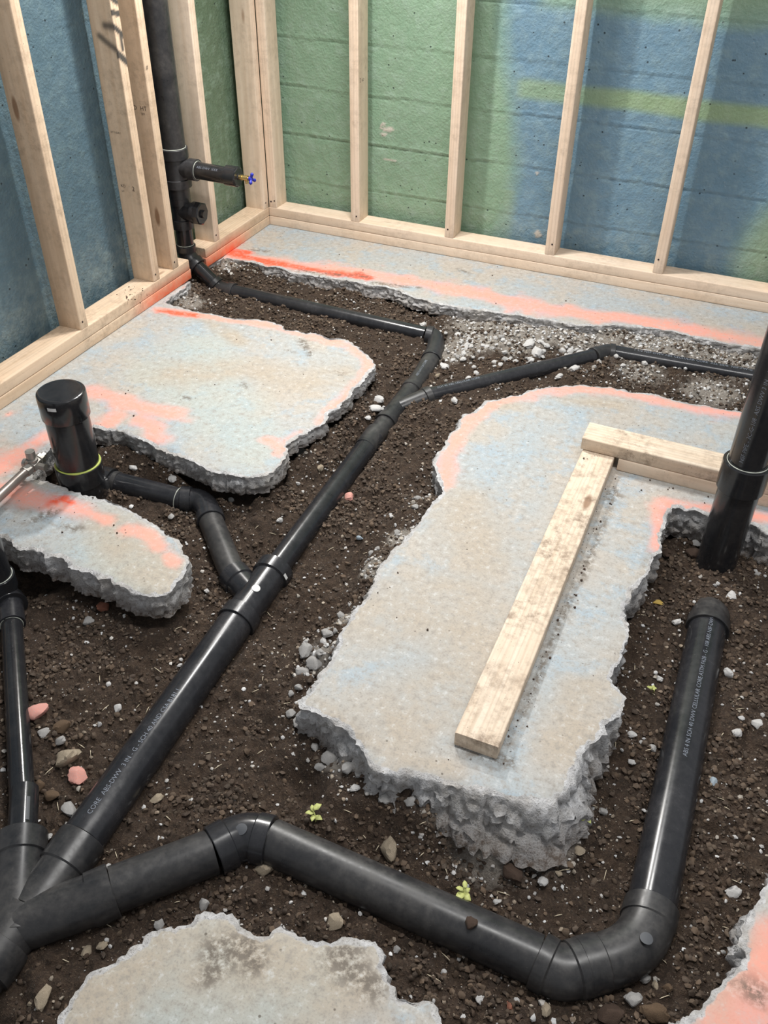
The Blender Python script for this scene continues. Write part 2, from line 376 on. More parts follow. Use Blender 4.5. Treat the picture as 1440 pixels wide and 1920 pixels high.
def back_masks(x, z):
    wob = .05 * (fbm(x, z, 5, 3, 2) - .5)
    g = 1 - sm(x + wob - .05 * np.sin(z * 5), .90, 1.02)
    streak = lambda zc, hw, x0, x1: sm(hw - np.abs(z - zc + wob * .3), -.012, .02) * sm(x, x0, x0 + .06) * (1 - sm(x, x1 - .1, x1))
    st = streak(.615, .035, .96, 2.4); g = np.maximum(g, st * .75)
    g = np.maximum(g, .75 * sm(z + wob, .84, .90) * sm(x, .98, 1.1)); g = np.maximum(g, .6 * sm(.25 - np.hypot(x - 2.05, (z - .1) * .7), 0, .1))
    lime = np.maximum(st * .75 * (.5 + .5 * sm(x, 1.2, 1.4)), .45 * sm(z + wob, .88, .97) * sm(x, 1.0, 1.1))
    lime = np.maximum(lime, .35 * np.exp(-((x - 1.0) / .03) ** 2) * (z < .25)); lime = np.maximum(lime, .5 * sm(.2 - np.hypot(x - 2.05, (z - .12) * .6), 0, .1))
    dust = .55 * (1 - sm(z, .08, .2)) + .12 + .3 * fbm(x, z, 5, 3, 8) * sm(z, .0, .3)
    scar = np.zeros_like(x)
    for (sx, szz, rx, rz) in ((.485, .415, .030, .008), (.468, .432, .010, .007), (.47, .395, .012, .006), (.50, .30, .022, .004), (1.13, .10, .012, .016), (1.10, .33, .006, .006)):
        scar = np.maximum(scar, sm(1.25 - np.hypot((x - sx) / rx, (z - szz) / rz) + .9 * (vn(x, z, 120, 4) - .5), 0, .35))
    return dict(green=g, lime=lime, dust=np.clip(dust, 0, 1) * .5, scar=scar)
def left_masks(y, z):
    wob = .06 * (fbm(y, z, 5, 3, 12) - .5)
    return dict(green=sm(y + wob, -.62, -.5), lime=0 * y, dust=.25 * (1 - sm(z, .1, .35)) + .15 * fbm(y, z, 4, 3, 9), scar=0 * y)
wall('wall_back', 'x', -.125, 3.1, 2.2, 1, back_masks)
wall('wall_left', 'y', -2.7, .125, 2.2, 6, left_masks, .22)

# ================================================================ TIMBER FRAMES
TP = .038; TT = .076
def overspray(P):
    x, y, z = P[:, 0], P[:, 1], P[:, 2]
    low = 1 - sm(z, .035, .078)
    k = sm(y, -1.02, -.80) * (1 - sm(y, -.30, -.12)) * (x > -.02)
    return np.clip(low * k * 1.0 * (.35 + .65 * (1 - sm(z, .0, .06))), 0, 1)
def strokes_spray(P):
    # black spray-can squiggle on the paired studs of the left wall: front face strokes in y/z, wide face strokes in x/z
    x, y, z = P[:, 0], P[:, 1], P[:, 2]; out = np.zeros(len(P)); front = x > -.004
    for pts, r in SPR:
        d = segdist(y, z, pts); out = np.maximum(out, (1 - sm(d, r * .7, r * 1.15)) * front)
    for pts, r in SPR2:
        d = segdist(x, z, pts); out = np.maximum(out, .85 * (1 - sm(d, r * .2, r * 1.8)) * (~front) * (y < -.80))
    return out * .93
SPR = [([(-.828, .968), (-.80, .948)], .009), ([(-.834, .926), (-.79, .915)], .009), ([(-.84, .895), (-.79, .856)], .0085), ([(-.806, .862), (-.806, .82)], .006), ([(-.84, .822), (-.79, .78)], .011)]
SPR2 = [([(-.033, .888), (0, .888)], .010), ([(-.06, .858), (-.036, .842), (0, .822)], .009)]
H = 2.3
LF = empty('stud_wall_frame', (-.0445, -1.2, 0)); tag(LF, 'pale spruce stud wall frame with orange overspray along the left wall', 'wall frame', None, 'thing')
lumber('bottom_plate', (-.0445, -2.6, .019), (-.0445, -.605, .019), (1, 0, 0), .089, .0375, WOOD, LF, overspray)
lumber('bottom_plate', (-.0445, -.500, .019), (-.0445, 0, .019), (1, 0, 0), .089, .0375, WOOD, LF, overspray)
lumber('bottom_plate', (-.0445, -2.6, .057), (-.0445, -.610, .057), (1, 0, 0), .089, .0375, WOOD, LF, overspray)
lumber('bottom_plate', (-.0445, -.497, .057), (-.0445, 0, .057), (1, 0, 0), .089, .0375, WOOD, LF, overspray)
LS = []
for y, sp in ((-1.64, None), (-1.2355, None), (-.8305, strokes_spray), (-.7116, None), (-.4273, None), (-.038, None)):
    LS.append(lumber('stud', (-.0445, y + .019, TT), (-.0445, y + .019, H), (0, 1, 0), .038, .0885, WOOD if sp or y < -.5 else WOODC, LF, None, sp, step=.0055 if sp else .03))
BF = empty('stud_wall_frame', (1.4, .0445, 0)); tag(BF, 'pale spruce stud wall frame standing along the green and blue back wall', 'wall frame', None, 'thing')
lumber('bottom_plate', (0.0, .0445, .019), (3.0, .0445, .019), (0, 1, 0), .089, .0375, WOODC, BF)
lumber('bottom_plate', (0.0, .0445, .057), (3.0, .0445, .057), (0, 1, 0), .089, .0375, WOODC, BF)
for x in [0.0] + [.3809 + .4064 * k for k in range(5)]:
    lumber('stud', (x + .019, .0445, TT), (x + .019, .0445, H), (1, 0, 0), .038, .0885, WOODC, BF, step=.03)
# nail heads and lumber stamps
def nails(frame, pts, ax):
    for (x, y, z) in pts:
        d = V((1, 0, 0)) if ax == 'x' else V((0, -1, 0))
        MB().add(tube_data([V((x, y, z)) - d * .002, V((x, y, z)) + d * .0006], [.0032, .0032], 12)).build('nail_head', INK, frame)
nails(BF, [(x + .019 + (-1) ** k * .006, -.0002, .098 + .01 * k) for k, x in enumerate([.3809 + .4064 * i for i in range(4)])] + [(.012, -.0002, .1), (.028, -.0002, .105)], 'y')
nails(LF, [(.0002, y + .014, .10) for y in (-1.2355, -.8305, -.7116, -.4273, -.038)], 'x')
def text_mesh(body, size):
    cu = bpy.data.curves.new('lettering', 'FONT'); cu.body = body; cu.size = size; cu.offset = -size * .012; cu.resolution_u = 2
    o = bpy.data.objects.new('tmp', cu); C.objects.link(o); dg = bpy.context.evaluated_depsgraph_get()
    me = bpy.data.meshes.new_from_object(o.evaluated_get(dg)); bpy.data.objects.remove(o)
    vs = [v.co.copy() for v in me.vertices]; fs = [tuple(p.vertices) for p in me.polygons]; return vs, fs
def stamp(body, size, org, right, up, frame, mat=INK, thick=.0005):
    vs, fs = text_mesh(body, size); n = V(right).cross(V(up)); P = [V(org) + V(right) * v.x + V(up) * v.y + n * thick for v in vs]
    return MB().add((P, fs)).build('printed_stamp', mat, frame, None)
# stamps on the wide sides (facing the room's near end) of studs
stamp('2', .022, (-.030, -.8313, .395), (1, 0, 0), (0, 0, 1), LF); stamp('KD', .014, (-.074, -.8313, .402), (1, 0, 0), (0, 0, 1), LF)
stamp('SPF', .008, (-.074, -.8313, .386), (1, 0, 0), (0, 0, 1), LF); stamp('HT S-DRY', .009, (-.078, -.8313, .575), (1, 0, 0), (0, 0, 1), LF)
stamp('KD', .020, (-.080, -.7124, .62), (1, 0, 0), (0, 0, 1), LF); stamp('HT', .020, (-.040, -.7124, .62), (1, 0, 0), (0, 0, 1), LF)
stamp('SPF', .010, (-.038, -.7124, .606), (1, 0, 0), (0, 0, 1), LF); stamp('#', .02, (.0006, -.705, .745), (0, 1, 0), (0, 0, 1), LF)
stamp('2', .022, (.4197, .010, .60), (0, 1, 0), (0, 0, 1), BF); stamp('KD', .014, (.4197, .03, .60), (0, 1, 0), (0, 0, 1), BF)

# ================================================================ CONCRETE SLABS
def W(pts): return [at(u, v, 0.0) for u, v in pts]
def stroke(pts, r): return ([tuple(at(u, v, 0))[:2] for u, v in pts], r)
PINK = [stroke(p, r) for p, r in [
    ([(440, 478), (560, 498), (700, 515), (800, 533), (900, 552), (1000, 572), (1100, 590), (1200, 600), (1320, 622), (1440, 645), (1520, 660)], .044),
    ([(295, 580), (400, 595), (520, 612), (600, 632), (660, 650), (695, 680), (680, 705), (655, 735), (630, 760), (600, 790)], .020),
    ([(560, 815), (540, 835), (520, 850)], .022), ([(500, 825), (545, 850)], .018),
    ([(165, 735), (205, 742), (260, 762), (320, 775)], .04), ([(203, 797), (222, 780)], .032), ([(262, 788), (292, 800), (285, 822)], .036),
    ([(0, 880), (40, 845), (90, 815)], .034), ([(-30, 905), (0, 880)], .03), ([(15, 778)], .012),
    ([(-20, 915), (30, 925), (90, 945), (150, 955)], .040), ([(240, 992), (275, 1003), (300, 1026)], .022), ([(315, 1040), (325, 1055)], .014), ([(150, 955), (200, 975)], .018),
    ([(835, 905), (838, 860), (860, 812), (895, 775), (930, 752), (1000, 734), (1060, 728), (1130, 730), (1200, 742), (1300, 765), (1400, 777), (1500, 795)], .024),
    ([(820, 900), (838, 880)], .02), ([(1235, 960), (1238, 985), (1232, 1020)], .022), ([(1255, 945), (1320, 950), (1400, 965), (1460, 975)], .024), ([(1230, 1030), (1238, 1000)], .018),
    ([(1400, 1920), (1440, 1830), (1480, 1760)], .055), ([(1440, 1900), (1500, 1850)], .07), ([(1410, 1870), (1440, 1800)], .04)]]
ORANGE = [stroke(p, r) for p, r in [([(432, 474), (500, 490), (580, 505), (640, 513), (690, 521)], .022), ([(440, 470), (470, 474)], .015), ([(100, 940), (118, 934), (132, 942)], .017),
    ([(300, 583), (340, 588), (370, 592)], .016), ([(345, 548), (365, 525)], .02), ([(430, 470), (470, 440)], .008)]]
DIRT = [stroke(p, r) for p, r in [([(560, 507), (690, 520)], .012), ([(476, 468), (500, 471)], .012), ([(565, 640), (582, 665)], .012), ([(540, 655), (550, 660)], .006), ([(630, 695), (645, 702)], .012),
    ([(60, 975), (100, 960)], .022), ([(115, 988), (150, 992)], .012), ([(450, 720), (460, 725)], .012), ([(340, 745), (360, 747)], .006), ([(700, 530), (790, 540)], .01), ([(860, 505), (880, 512)], .008),
    ([(1175, 860), (1100, 1060), (1020, 1240), (950, 1400)], .008), ([(870, 1405), (960, 1430)], .012), ([(400, 1790), (460, 1770), (480, 1800)], .03), ([(390, 1830), (400, 1822)], .02), ([(1395, 1850), (1420, 1870)], .02), ([(640, 1790), (700, 1850)], .03)]]
GREEN = [stroke(p, r) for p, r in [([(380, 650), (420, 760), (300, 700), (480, 840)], .12), ([(200, 1020), (260, 1090)], .09), ([(300, 1880), (500, 1850)], .15)]]
TAN = [stroke(p, r) for p, r in [([(330, 700), (470, 690), (560, 720), (640, 700)], .09), ([(380, 590), (450, 640)], .04), ([(720, 1160), (850, 1130), (900, 1250), (760, 1350)], .13), ([(870, 950), (900, 1050)], .1), ([(590, 1320), (660, 1370), (760, 1420), (850, 1440)], .03),
    ([(1100, 1300), (1060, 1400)], .06), ([(200, 980), (300, 1090)], .08), ([(150, 1900), (300, 1800), (450, 1780), (650, 1850)], .09), ([(900, 760), (960, 760)], .03), ([(1060, 750), (1160, 760)], .03), ([(1330, 1880), (1400, 1780)], .05)]]
def masks_of(x, y):
    def f(S, soft=.6, wv=.5):
        m = np.zeros_like(x); wob = 1 + wv * (fbm(x, y, 16, 3, 4) - .5) * 2
        for pts, r in S:
            d = segdist(x, y, pts if len(pts) > 1 else pts * 2) * wob; m = np.maximum(m, 1 - sm(d, r * (1 - soft), r * (1 + soft * .6)))
        return m
    return dict(pink=f(PINK, .85, .8) * (.55 + .45 * fbm(x, y, 9, 3, 21)) * .98, orange=f(ORANGE, .5, .8) * .95, dirt=f(DIRT, .6, 1.0) * .85, green=f(GREEN, .8), tan=f(TAN, .8) * .85)

def slab(name, outline, label, cat, thick=.09, flare=.0, rough0=.012, broken_pts=None, seed=0, fixed=None, step=.0055, flarefn=None):
    """outline: world XY points of the broken top edge, anticlockwise or not; fixed(p)->True where the edge is straight (against a wall or out of view)"""
    pts = [V((p[0], p[1], 0)) for p in outline]; thk = thick if callable(thick) else (lambda p: thick)
    area = sum(a.x * b.y - b.x * a.y for a, b in zip(pts, pts[1:] + pts[:1]))
    if area < 0: pts.reverse()
    ring = []
    for a, b in zip(pts, pts[1:] + pts[:1]):
        L = (b - a).length; n = max(1, int(L / step))
        if fixed and fixed((a + b) / 2): n = max(1, int(L / .08))
        ring += [a.lerp(b, k / n) for k in range(n)]
    N = len(ring); nor = []
    for i in range(N):
        t = ring[(i + 7) % N] - ring[i - 7]; nor.append(V((t.y, -t.x, 0)).normalized())
    top = []
    for i, p in enumerate(ring):
        j = 0 if fixed and fixed(p) else (.006 * noise.noise(V((p.x * 28, p.y * 28, seed))) + .005 * noise.noise(V((p.x * 75, p.y * 75, seed + 4))) + .0035 * noise.noise(V((p.x * 170, p.y * 170, seed + 9))) + .002 * noise.noise(V((p.x * 330, p.y * 330, seed + 9))))
        top.append(p + nor[i] * j)
    # interior points
    xs = [p.x for p in top]; ys = [p.y for p in top]; g = .014
    gx, gy = np.meshgrid(np.arange(min(xs), max(xs), g), np.arange(min(ys), max(ys), g)); gx = gx.ravel(); gy = gy.ravel()
    gx = gx + (np.random.RandomState(1).rand(len(gx)) - .5) * .004; gy = gy + (np.random.RandomState(2).rand(len(gy)) - .5) * .004
    poly = [(p.x, p.y) for p in top]; ins = inpoly(gx, gy, poly); gx = gx[ins]; gy = gy[ins]
    # keep away from the edge
    P = np.array(poly); keep = np.ones(len(gx), bool)
    for s in range(0, len(gx), 4000):
        d = np.min((gx[s:s + 4000, None] - P[None, :, 0]) ** 2 + (gy[s:s + 4000, None] - P[None, :, 1]) ** 2, axis=1); keep[s:s + 4000] = d > .006 ** 2
    gx = gx[keep]; gy = gy[keep]
    vin = [V((x, y)) for x, y in poly] + [V((x, y)) for x, y in zip(gx, gy)]
    ov, oe, of, iv, ie, if_ = geometry.delaunay_2d_cdt(vin, [(i, (i + 1) % N) for i in range(N)], [], 1, 1e-6)
    mp = {}
    for k, src in enumerate(iv):
        for s_ in src: mp[s_] = k
    vs = [V((p.x, p.y, 0)) for p in ov]; fs = []
    for f in of:
        a, b, c = [ov[i] for i in f[:3]]
        fs.append(tuple(f) if (b - a).cross(c - a) > 0 else tuple(f)[::-1])
    nt = len(vs); D = np.full(nt, 1.0)
    X = np.array([v.x for v in vs]); Y = np.array([v.y for v in vs])
    fr = np.array([not (fixed and fixed(p)) for p in top]); Pf = P[fr] if fr.any() else P[:1] + 99
    for s in range(0, nt, 4000):
        D[s:s + 4000] = np.sqrt(np.min((X[s:s + 4000, None] - Pf[None, :, 0]) ** 2 + (Y[s:s + 4000, None] - Pf[None, :, 1]) ** 2, axis=1))
    Z = -.004 * np.exp(-D / .008) * (.4 + vn(X, Y, 40, 5)) + .0012 * (fbm(X, Y, 12, 3, 6) - .5) - .008 * np.clip(fbm(X, Y, 22, 3, 9) - .5, 0, 1) * np.exp(-D / .02) * 3
    for k in range(nt): vs[k].z = Z[k]
    br = list(np.clip(.95 * np.exp(-D / .0045) + .7 * np.exp(-D / .016) * (fbm(X, Y, 30, 3, 8) > .54), 0, 1)); soil = [0.0] * nt
    nr = 13; rough = rough0; prev = [mp[i] for i in range(N)]
    for r in range(1, nr + 1):
        t = r / nr; cur = []
        for i, p in enumerate(top):
            fx = fixed and fixed(p); q = V(p)
            fl = flarefn(p) if flarefn else flare; rough = rough0 * (1 + min(.15, fl * 3) if flarefn else 1)
            if not fx:
                n1 = noise.noise(V((p.x * 14, p.y * 14, t * 2.2 + seed))); n2 = noise.noise(V((p.x * 42, p.y * 42, t * 5 + seed))); n3 = noise.noise(V((p.x * 110, p.y * 110, t * 14 + seed)))
                n4 = abs(noise.noise(V((p.x * 30, p.y * 30, t * 4 + seed + 20))))
                vd = noise.voronoi(V((p.x * 30, p.y * 30, -thk(p) * t * 34 + seed)))[0]; ve = noise.voronoi(V((p.x * 70, p.y * 70, -thk(p) * t * 80 + seed)))[0]
                n4 += 1.5 * max(0, .22 - (vd[1] - vd[0])) / .22 + .6 * max(0, .25 - (ve[1] - ve[0])) / .25 - .9 * (.45 - vd[0])
                n5 = noise.noise(V((p.x * 260, p.y * 260, t * 30 + seed)))
                q += nor[i] * (fl * t ** 1.1 + rough * (.9 * n1 + .45 * n2 + .5 * n3 + .3 * n5) * min(1, t * 4) - n4 * rough * .5 * min(1, t * 3) + .001)
            q.z = -thk(p) * t + (0 if fx else rough * .5 * noise.noise(V((p.x * 60, p.y * 60, t * 9 + 7 + seed))) * (1 - abs(2 * t - 1)))
            cur.append(len(vs)); vs.append(q); br.append(1.0); soil.append(sm(np.array(t), .35, 1.0) * .95)
        for i in range(N):
            j = (i + 1) % N; fs.append((prev[j], prev[i], cur[i], cur[j]))
        prev = cur
    fs.append(tuple(prev)[::-1])
    co = np.array([tuple(v) for v in vs]); me = mesh(name, vs, fs); ms = masks_of(co[:, 0], co[:, 1])
    ms['pink'] = ms['pink'] * (1 - .0 * co[:, 0])
    for k, a in ms.items(): setattrf(me, k, a)
    setattrf(me, 'broken', br); setattrf(me, 'soil', [float(s) for s in soil])
    o = link(name, me, CONC, None, 60); tag(o, label, cat, None, 'thing')
    return o, poly
SLABS = []
# left piece with the tongue beside the capped riser
o1 = [(357, 527), (338, 545), (318, 556), (308, 566), (317, 569), (346, 577), (370, 583), (401, 588), (437, 595), (470, 597), (497, 600), (514, 604), (527, 608), (535, 617), (555, 618), (574, 624), (590, 623), (607, 629), (618, 634), (632, 631), (645, 634), (658, 640), (676, 653), (690, 666), (705, 681), (702, 690), (690, 702),
      (683, 711), (676, 722), (665, 726), (658, 744), (645, 750), (636, 764), (629, 766), (618, 772), (612, 781), (610, 792), (596, 799), (585, 802), (574, 813), (560, 816), (548, 824), (537, 835), (540, 848), (536, 858), (523, 872), (512, 883), (495, 890), (474, 893), (452, 893), (430, 889), (405, 884), (394, 879), (375, 872), (350, 860), (328, 852), (313, 846), (290, 838), (270, 824), (252, 818),
      (240, 812), (226, 807), (205, 806), (175, 800), (150, 806), (110, 824), (80, 848), (66, 868), (58, 884), (60, 894), (80, 898), (91, 900), (113, 910), (139, 919), (155, 925), (182, 931), (200, 936), (215, 943), (233, 948), (244, 955), (255, 962), (272, 970), (288, 979), (299, 986), (306, 992), (310, 998), (328, 1007), (336, 1011), (342, 1022), (343, 1035), (352, 1042), (355, 1054), (349, 1068), (345, 1080),
      (330, 1090), (322, 1104), (312, 1112), (298, 1113), (285, 1116), (262, 1113), (245, 1107), (238, 1102), (226, 1098), (212, 1092), (205, 1083), (185, 1083), (172, 1072), (150, 1068), (137, 1066), (120, 1047), (105, 1043), (84, 1042), (82, 1034), (76, 1029), (62, 1028), (45, 1027), (30, 1025), (22, 1017), (8, 1008), (-20, 1000), (-60, 985), (-120, 960)]
p1 = W(o1) + [V((-.12, -2.2, 0)), V((-.12, -.66, 0)), V((-.02, -.635, 0))]
_, poly1 = slab('concrete_slab', p1, 'big pale left floor slab with pink sprayed rim and a tongue below the capped riser', 'concrete slab', lambda p: .046 + .034 * (1 - min(1, max(0, (p.y + 1.75) / .3))), .002, .008, seed=1,
                fixed=lambda p: p.x < -.06)
# strip along the back wall
o2 = [(425, 482), (437, 485), (455, 487), (480, 493), (500, 498), (520, 499), (535, 504), (545, 510), (578, 514), (600, 518), (633, 522), (650, 524), (673, 528), (690, 533), (713, 535), (735, 540), (750, 544), (765, 552), (779, 558), (795, 561), (808, 565), (825, 570), (845, 572), (870, 577), (899, 581), (925, 583), (954, 589), (967, 588), (990, 594), (1029, 599), (1055, 604),
      (1080, 608), (1117, 610), (1153, 608), (1175, 610), (1197, 612), (1220, 614), (1241, 617), (1270, 621), (1290, 627), (1306, 632), (1357, 643), (1394, 647), (1427, 652), (1460, 657), (1500, 664)]
p2 = [V((-.12, -.47, 0)), V((-.02, -.475, 0))] + W(o2) + [V((3.0, at(1500, 664).y - .03, 0)), V((3.0, .12, 0)), V((-.12, .12, 0))]
_, poly2 = slab('concrete_slab', p2, 'narrow floor slab strip along the back stud wall with orange and pink sprayed edge', 'concrete slab', .048, .008, .008, seed=2,
                fixed=lambda p: p.x < -.06 or p.y > .1 or p.x > 2.95)
# centre piece that carries the boards
o3 = [(1500, 800), (1440, 780), (1390, 769), (1365, 766), (1339, 762), (1320, 758), (1306, 757), (1285, 752), (1263, 747), (1250, 741), (1234, 738), (1210, 737), (1190, 733), (1165, 729), (1146, 724), (1120, 723), (1095, 720), (1060, 722), (1033, 722), (1010, 727), (993, 729), (975, 736), (960, 738), (940, 745), (920, 747), (906, 753), (887, 769), (875, 773), (862, 785), (860, 800), (845, 808), (836, 824), (831, 838), (818, 850), (813, 860),
      (816, 876), (820, 895), (826, 908), (829, 919), (822, 932), (807, 945), (795, 962), (785, 978), (775, 988), (763, 1000), (752, 1015), (738, 1025), (728, 1040), (712, 1061), (705, 1082), (698, 1098), (690, 1115), (680, 1128), (664, 1142), (650, 1164), (641, 1180), (634, 1196), (628, 1215), (620, 1235), (612, 1248), (602, 1256), (596, 1270), (580, 1290), (570, 1302), (557, 1311), (560, 1322), (573, 1329), (590, 1334), (606, 1341),
      (620, 1347), (631, 1356), (645, 1364), (655, 1376), (664, 1386), (676, 1398), (684, 1414), (692, 1432), (705, 1443), (720, 1449), (740, 1450), (759, 1449), (775, 1449), (788, 1455), (810, 1459), (835, 1463), (860, 1470), (897, 1482), (925, 1490), (956, 1491), (980, 1500), (1000, 1500), (1020, 1504), (1040, 1502), (1046, 1490), (1058, 1478), (1077, 1470), (1077, 1453), (1080, 1438), (1086, 1422), (1095, 1408), (1106, 1394), (1125, 1384), (1141, 1374),
      (1139, 1360), (1150, 1345), (1163, 1334), (1170, 1320), (1171, 1307), (1160, 1295), (1152, 1284), (1146, 1270), (1152, 1256), (1156, 1242), (1168, 1227), (1172, 1212), (1176, 1197), (1178, 1170), (1172, 1142), (1180, 1125), (1184, 1108), (1196, 1100), (1208, 1088), (1213, 1078), (1217, 1066), (1220, 1050), (1226, 1040), (1240, 1034), (1240, 1010), (1242, 994), (1249, 978), (1252, 960), (1262, 950), (1275, 950), (1303, 956), (1318, 962), (1334, 966), (1360, 972), (1385, 977), (1405, 980), (1423, 986), (1440, 998), (1480, 1015)]
p3 = W(o3) + [V((2.95, at(1480, 1015).y - .05, 0)), V((2.95, at(1500, 800).y, 0))]
def flare3(p):
    a = at(1000, 1490); d = math.hypot((p.x - a.x) * .7, p.y - a.y); b = at(620, 1400); e = math.hypot(p.x - b.x, p.y - b.y)
    f = .004 + .075 * max(0, 1 - d / .3) + .02 * max(0, 1 - e / .12)
    c = at(700, 1060); g = math.hypot(p.x - c.x, p.y - c.y); return f + .028 * max(0, 1 - g / .45)
_, poly3 = slab('concrete_slab', p3, 'large centre floor slab with pink rounded rim that carries the lumber', 'concrete slab', .105, 0, .013, seed=3, fixed=lambda p: p.x > 2.9, flarefn=flare3)
# bottom left piece
o4 = [(60, 2050), (90, 1950), (109, 1913), (120, 1891), (138, 1866), (157, 1840), (172, 1824), (190, 1811), (215, 1800), (233, 1786), (255, 1765), (277, 1747), (300, 1738), (317, 1732), (340, 1735), (357, 1732), (368, 1718), (383, 1709), (405, 1712), (420, 1706), (434, 1711), (445, 1730), (462, 1742), (474, 1752), (490, 1752), (505, 1748), (515, 1738), (526, 1734), (547, 1742), (565, 1752), (584, 1762), (602, 1766), (620, 1764), (640, 1758), (660, 1755),
      (680, 1762), (700, 1766), (715, 1776), (720, 1790), (716, 1806), (722, 1822), (726, 1838), (738, 1850), (741, 1866), (745, 1873), (760, 1872), (777, 1874), (800, 1877), (817, 1882), (826, 1896), (830, 1915), (850, 1960), (900, 2050)]
p4 = W(o4) + [at(900, 2400), at(-100, 2400)]
_, poly4 = slab('concrete_slab', p4, 'rough bare grey slab at the near edge below the big drain bend', 'concrete slab', .08, .004, .012, seed=4)
o5 = [(1240, 1960), (1266, 1918), (1290, 1905), (1306, 1894), (1320, 1888), (1330, 1872), (1336, 1855), (1350, 1848), (1358, 1834), (1372, 1823), (1385, 1815), (1395, 1800), (1405, 1793), (1398, 1780), (1388, 1768), (1394, 1745), (1401, 1720), (1415, 1700), (1423, 1684), (1432, 1665), (1440, 1652), (1470, 1610), (1560, 1540)]
p5 = W(o5) + [V((2.95, at(1560, 1540).y, 0)), V((2.95, at(1240, 1960).y - .2, 0)), at(1240, 2100)]
_, poly5 = slab('concrete_slab', p5, 'pink sprayed floor slab corner beside the long drain pipe at right', 'concrete slab', .085, .004, .012, seed=5, fixed=lambda p: p.x > 2.9)
POLYS = [poly1, poly2, poly3, poly4, poly5]

# ================================================================ SOIL
CP = [(430, 500, -.02), (360, 545, -.03), (390, 570, -.045), (520, 540, -.045), (700, 570, -.055), (760, 600, -.06), (850, 620, -.05), (950, 640, -.04), (1060, 640, -.03), (1140, 640, -.03), (1300, 655, -.03), (1400, 680, -.035), (1400, 735, -.03), (1300, 720, -.04), (1200, 700, -.04),
      (1100, 700, -.035), (1000, 700, -.05), (900, 745, -.055), (850, 780, -.06), (780, 680, -.08), (700, 650, -.075), (560, 600, -.06), (460, 580, -.05), (700, 730, -.06), (640, 790, -.06), (760, 830, -.085), (780, 900, -.08), (560, 850, -.065), (600, 930, -.11), (700, 980, -.10),
      (500, 930, -.075), (620, 1080, -.125), (560, 1180, -.14), (230, 845, -.06), (110, 900, -.13), (300, 880, -.06), (400, 915, -.075), (450, 950, -.11), (340, 990, -.12), (260, 975, -.12), (370, 1060, -.13), (60, 1080, -.19), (20, 1060, -.18), (150, 1140, -.13), (250, 1180, -.125), (100, 1300, -.135), (200, 1400, -.145),
      (90, 1450, -.145), (450, 1400, -.145), (350, 1500, -.15), (550, 1500, -.15), (700, 1600, -.15), (860, 1620, -.15), (900, 1650, -.15), (1000, 1600, -.13), (930, 1590, -.105), (1040, 1560, -.105), (840, 1520, -.085), (880, 1560, -.1), (765, 1485, -.065), (700, 1560, -.12), (1130, 1480, -.135), (1130, 1650, -.15), (1200, 1250, -.13), (1250, 1100, -.12), (1400, 1100, -.10), (1420, 1300, -.13), (1400, 1500, -.14),
      (1350, 1700, -.14), (1280, 1830, -.13), (900, 1830, -.14), (760, 1750, -.14), (300, 1690, -.15), (100, 1850, -.15), (20, 1900, -.17), (600, 1690, -.14), (560, 1290, -.10), (640, 1200, -.065), (730, 1070, -.05), (790, 960, -.045), (600, 1400, -.09), (700, 1490, -.075), (650, 1450, -.08), (1000, 1300, -.12), (480, 1080, -.135), (1060, 1850, -.135)]
cpw = np.array([tuple(at(u, v, z)) for u, v, z in CP])
def zone(x, y, blobs):
    m = np.zeros_like(x)
    for (u, v, z, r, s) in blobs:
        p = at(u, v, z); m = np.maximum(m, s * np.exp(-((x - p.x) ** 2 + (y - p.y) ** 2) / r ** 2))
    return m
GRAVEL = [(900, 610, -.04, .12, .75), (990, 625, -.04, .14, .95), (1100, 630, -.03, .14, 1), (1220, 640, -.03, .15, 1), (1340, 660, -.03, .13, .9), (1430, 690, -.03, .15, .8), (1200, 700, -.04, .1, .55), (1330, 735, -.03, .1, .7), (860, 650, -.05, .09, .8), (900, 640, -.045, .1, .8), (960, 655, -.04, .07, .6),
          (430, 500, -.02, .06, .6), (750, 1000, -.04, .035, .8), (700, 1065, -.05, .035, .8), (650, 1150, -.06, .035, .7), (600, 1235, -.08, .04, .7), (640, 1440, -.11, .05, .55), (930, 1560, -.1, .09, .75), (1010, 1560, -.1, .08, .7), (820, 1520, -.11, .06, .5), (360, 565, -.03, .07, .6), (340, 545, -.03, .05, .7)]
def ground_z(x, y, detail=True):
    num = np.zeros_like(x); den = np.zeros_like(x)
    for a, b, c in cpw:
        w_ = 1 / ((x - a) ** 2 + (y - b) ** 2 + .0006) ** 2; num += w_ * c; den += w_
    z = num / den
    if detail:
        z = z + .020 * (fbm(x, y, 7, 3, 1) - .5) + .014 * (fbm(x, y, 26, 3, 2) - .5)
        z = z + .55 * clods(x, y, 28, 1, .22) * .8 + .6 * clods(x, y, 62, 2, .45) + .5 * clods(x, y, 125, 5, .7)
    return z
GX0, GX1, GY0, GY1, ST = -.12, 2.85, -3.05, .02, .0052
nx = int((GX1 - GX0) / ST) + 1; ny = int((GY1 - GY0) / ST) + 1
gx, gy = np.meshgrid(np.linspace(GX0, GX1, nx), np.linspace(GY0, GY1, ny), indexing='ij')
gz = ground_z(gx, gy)
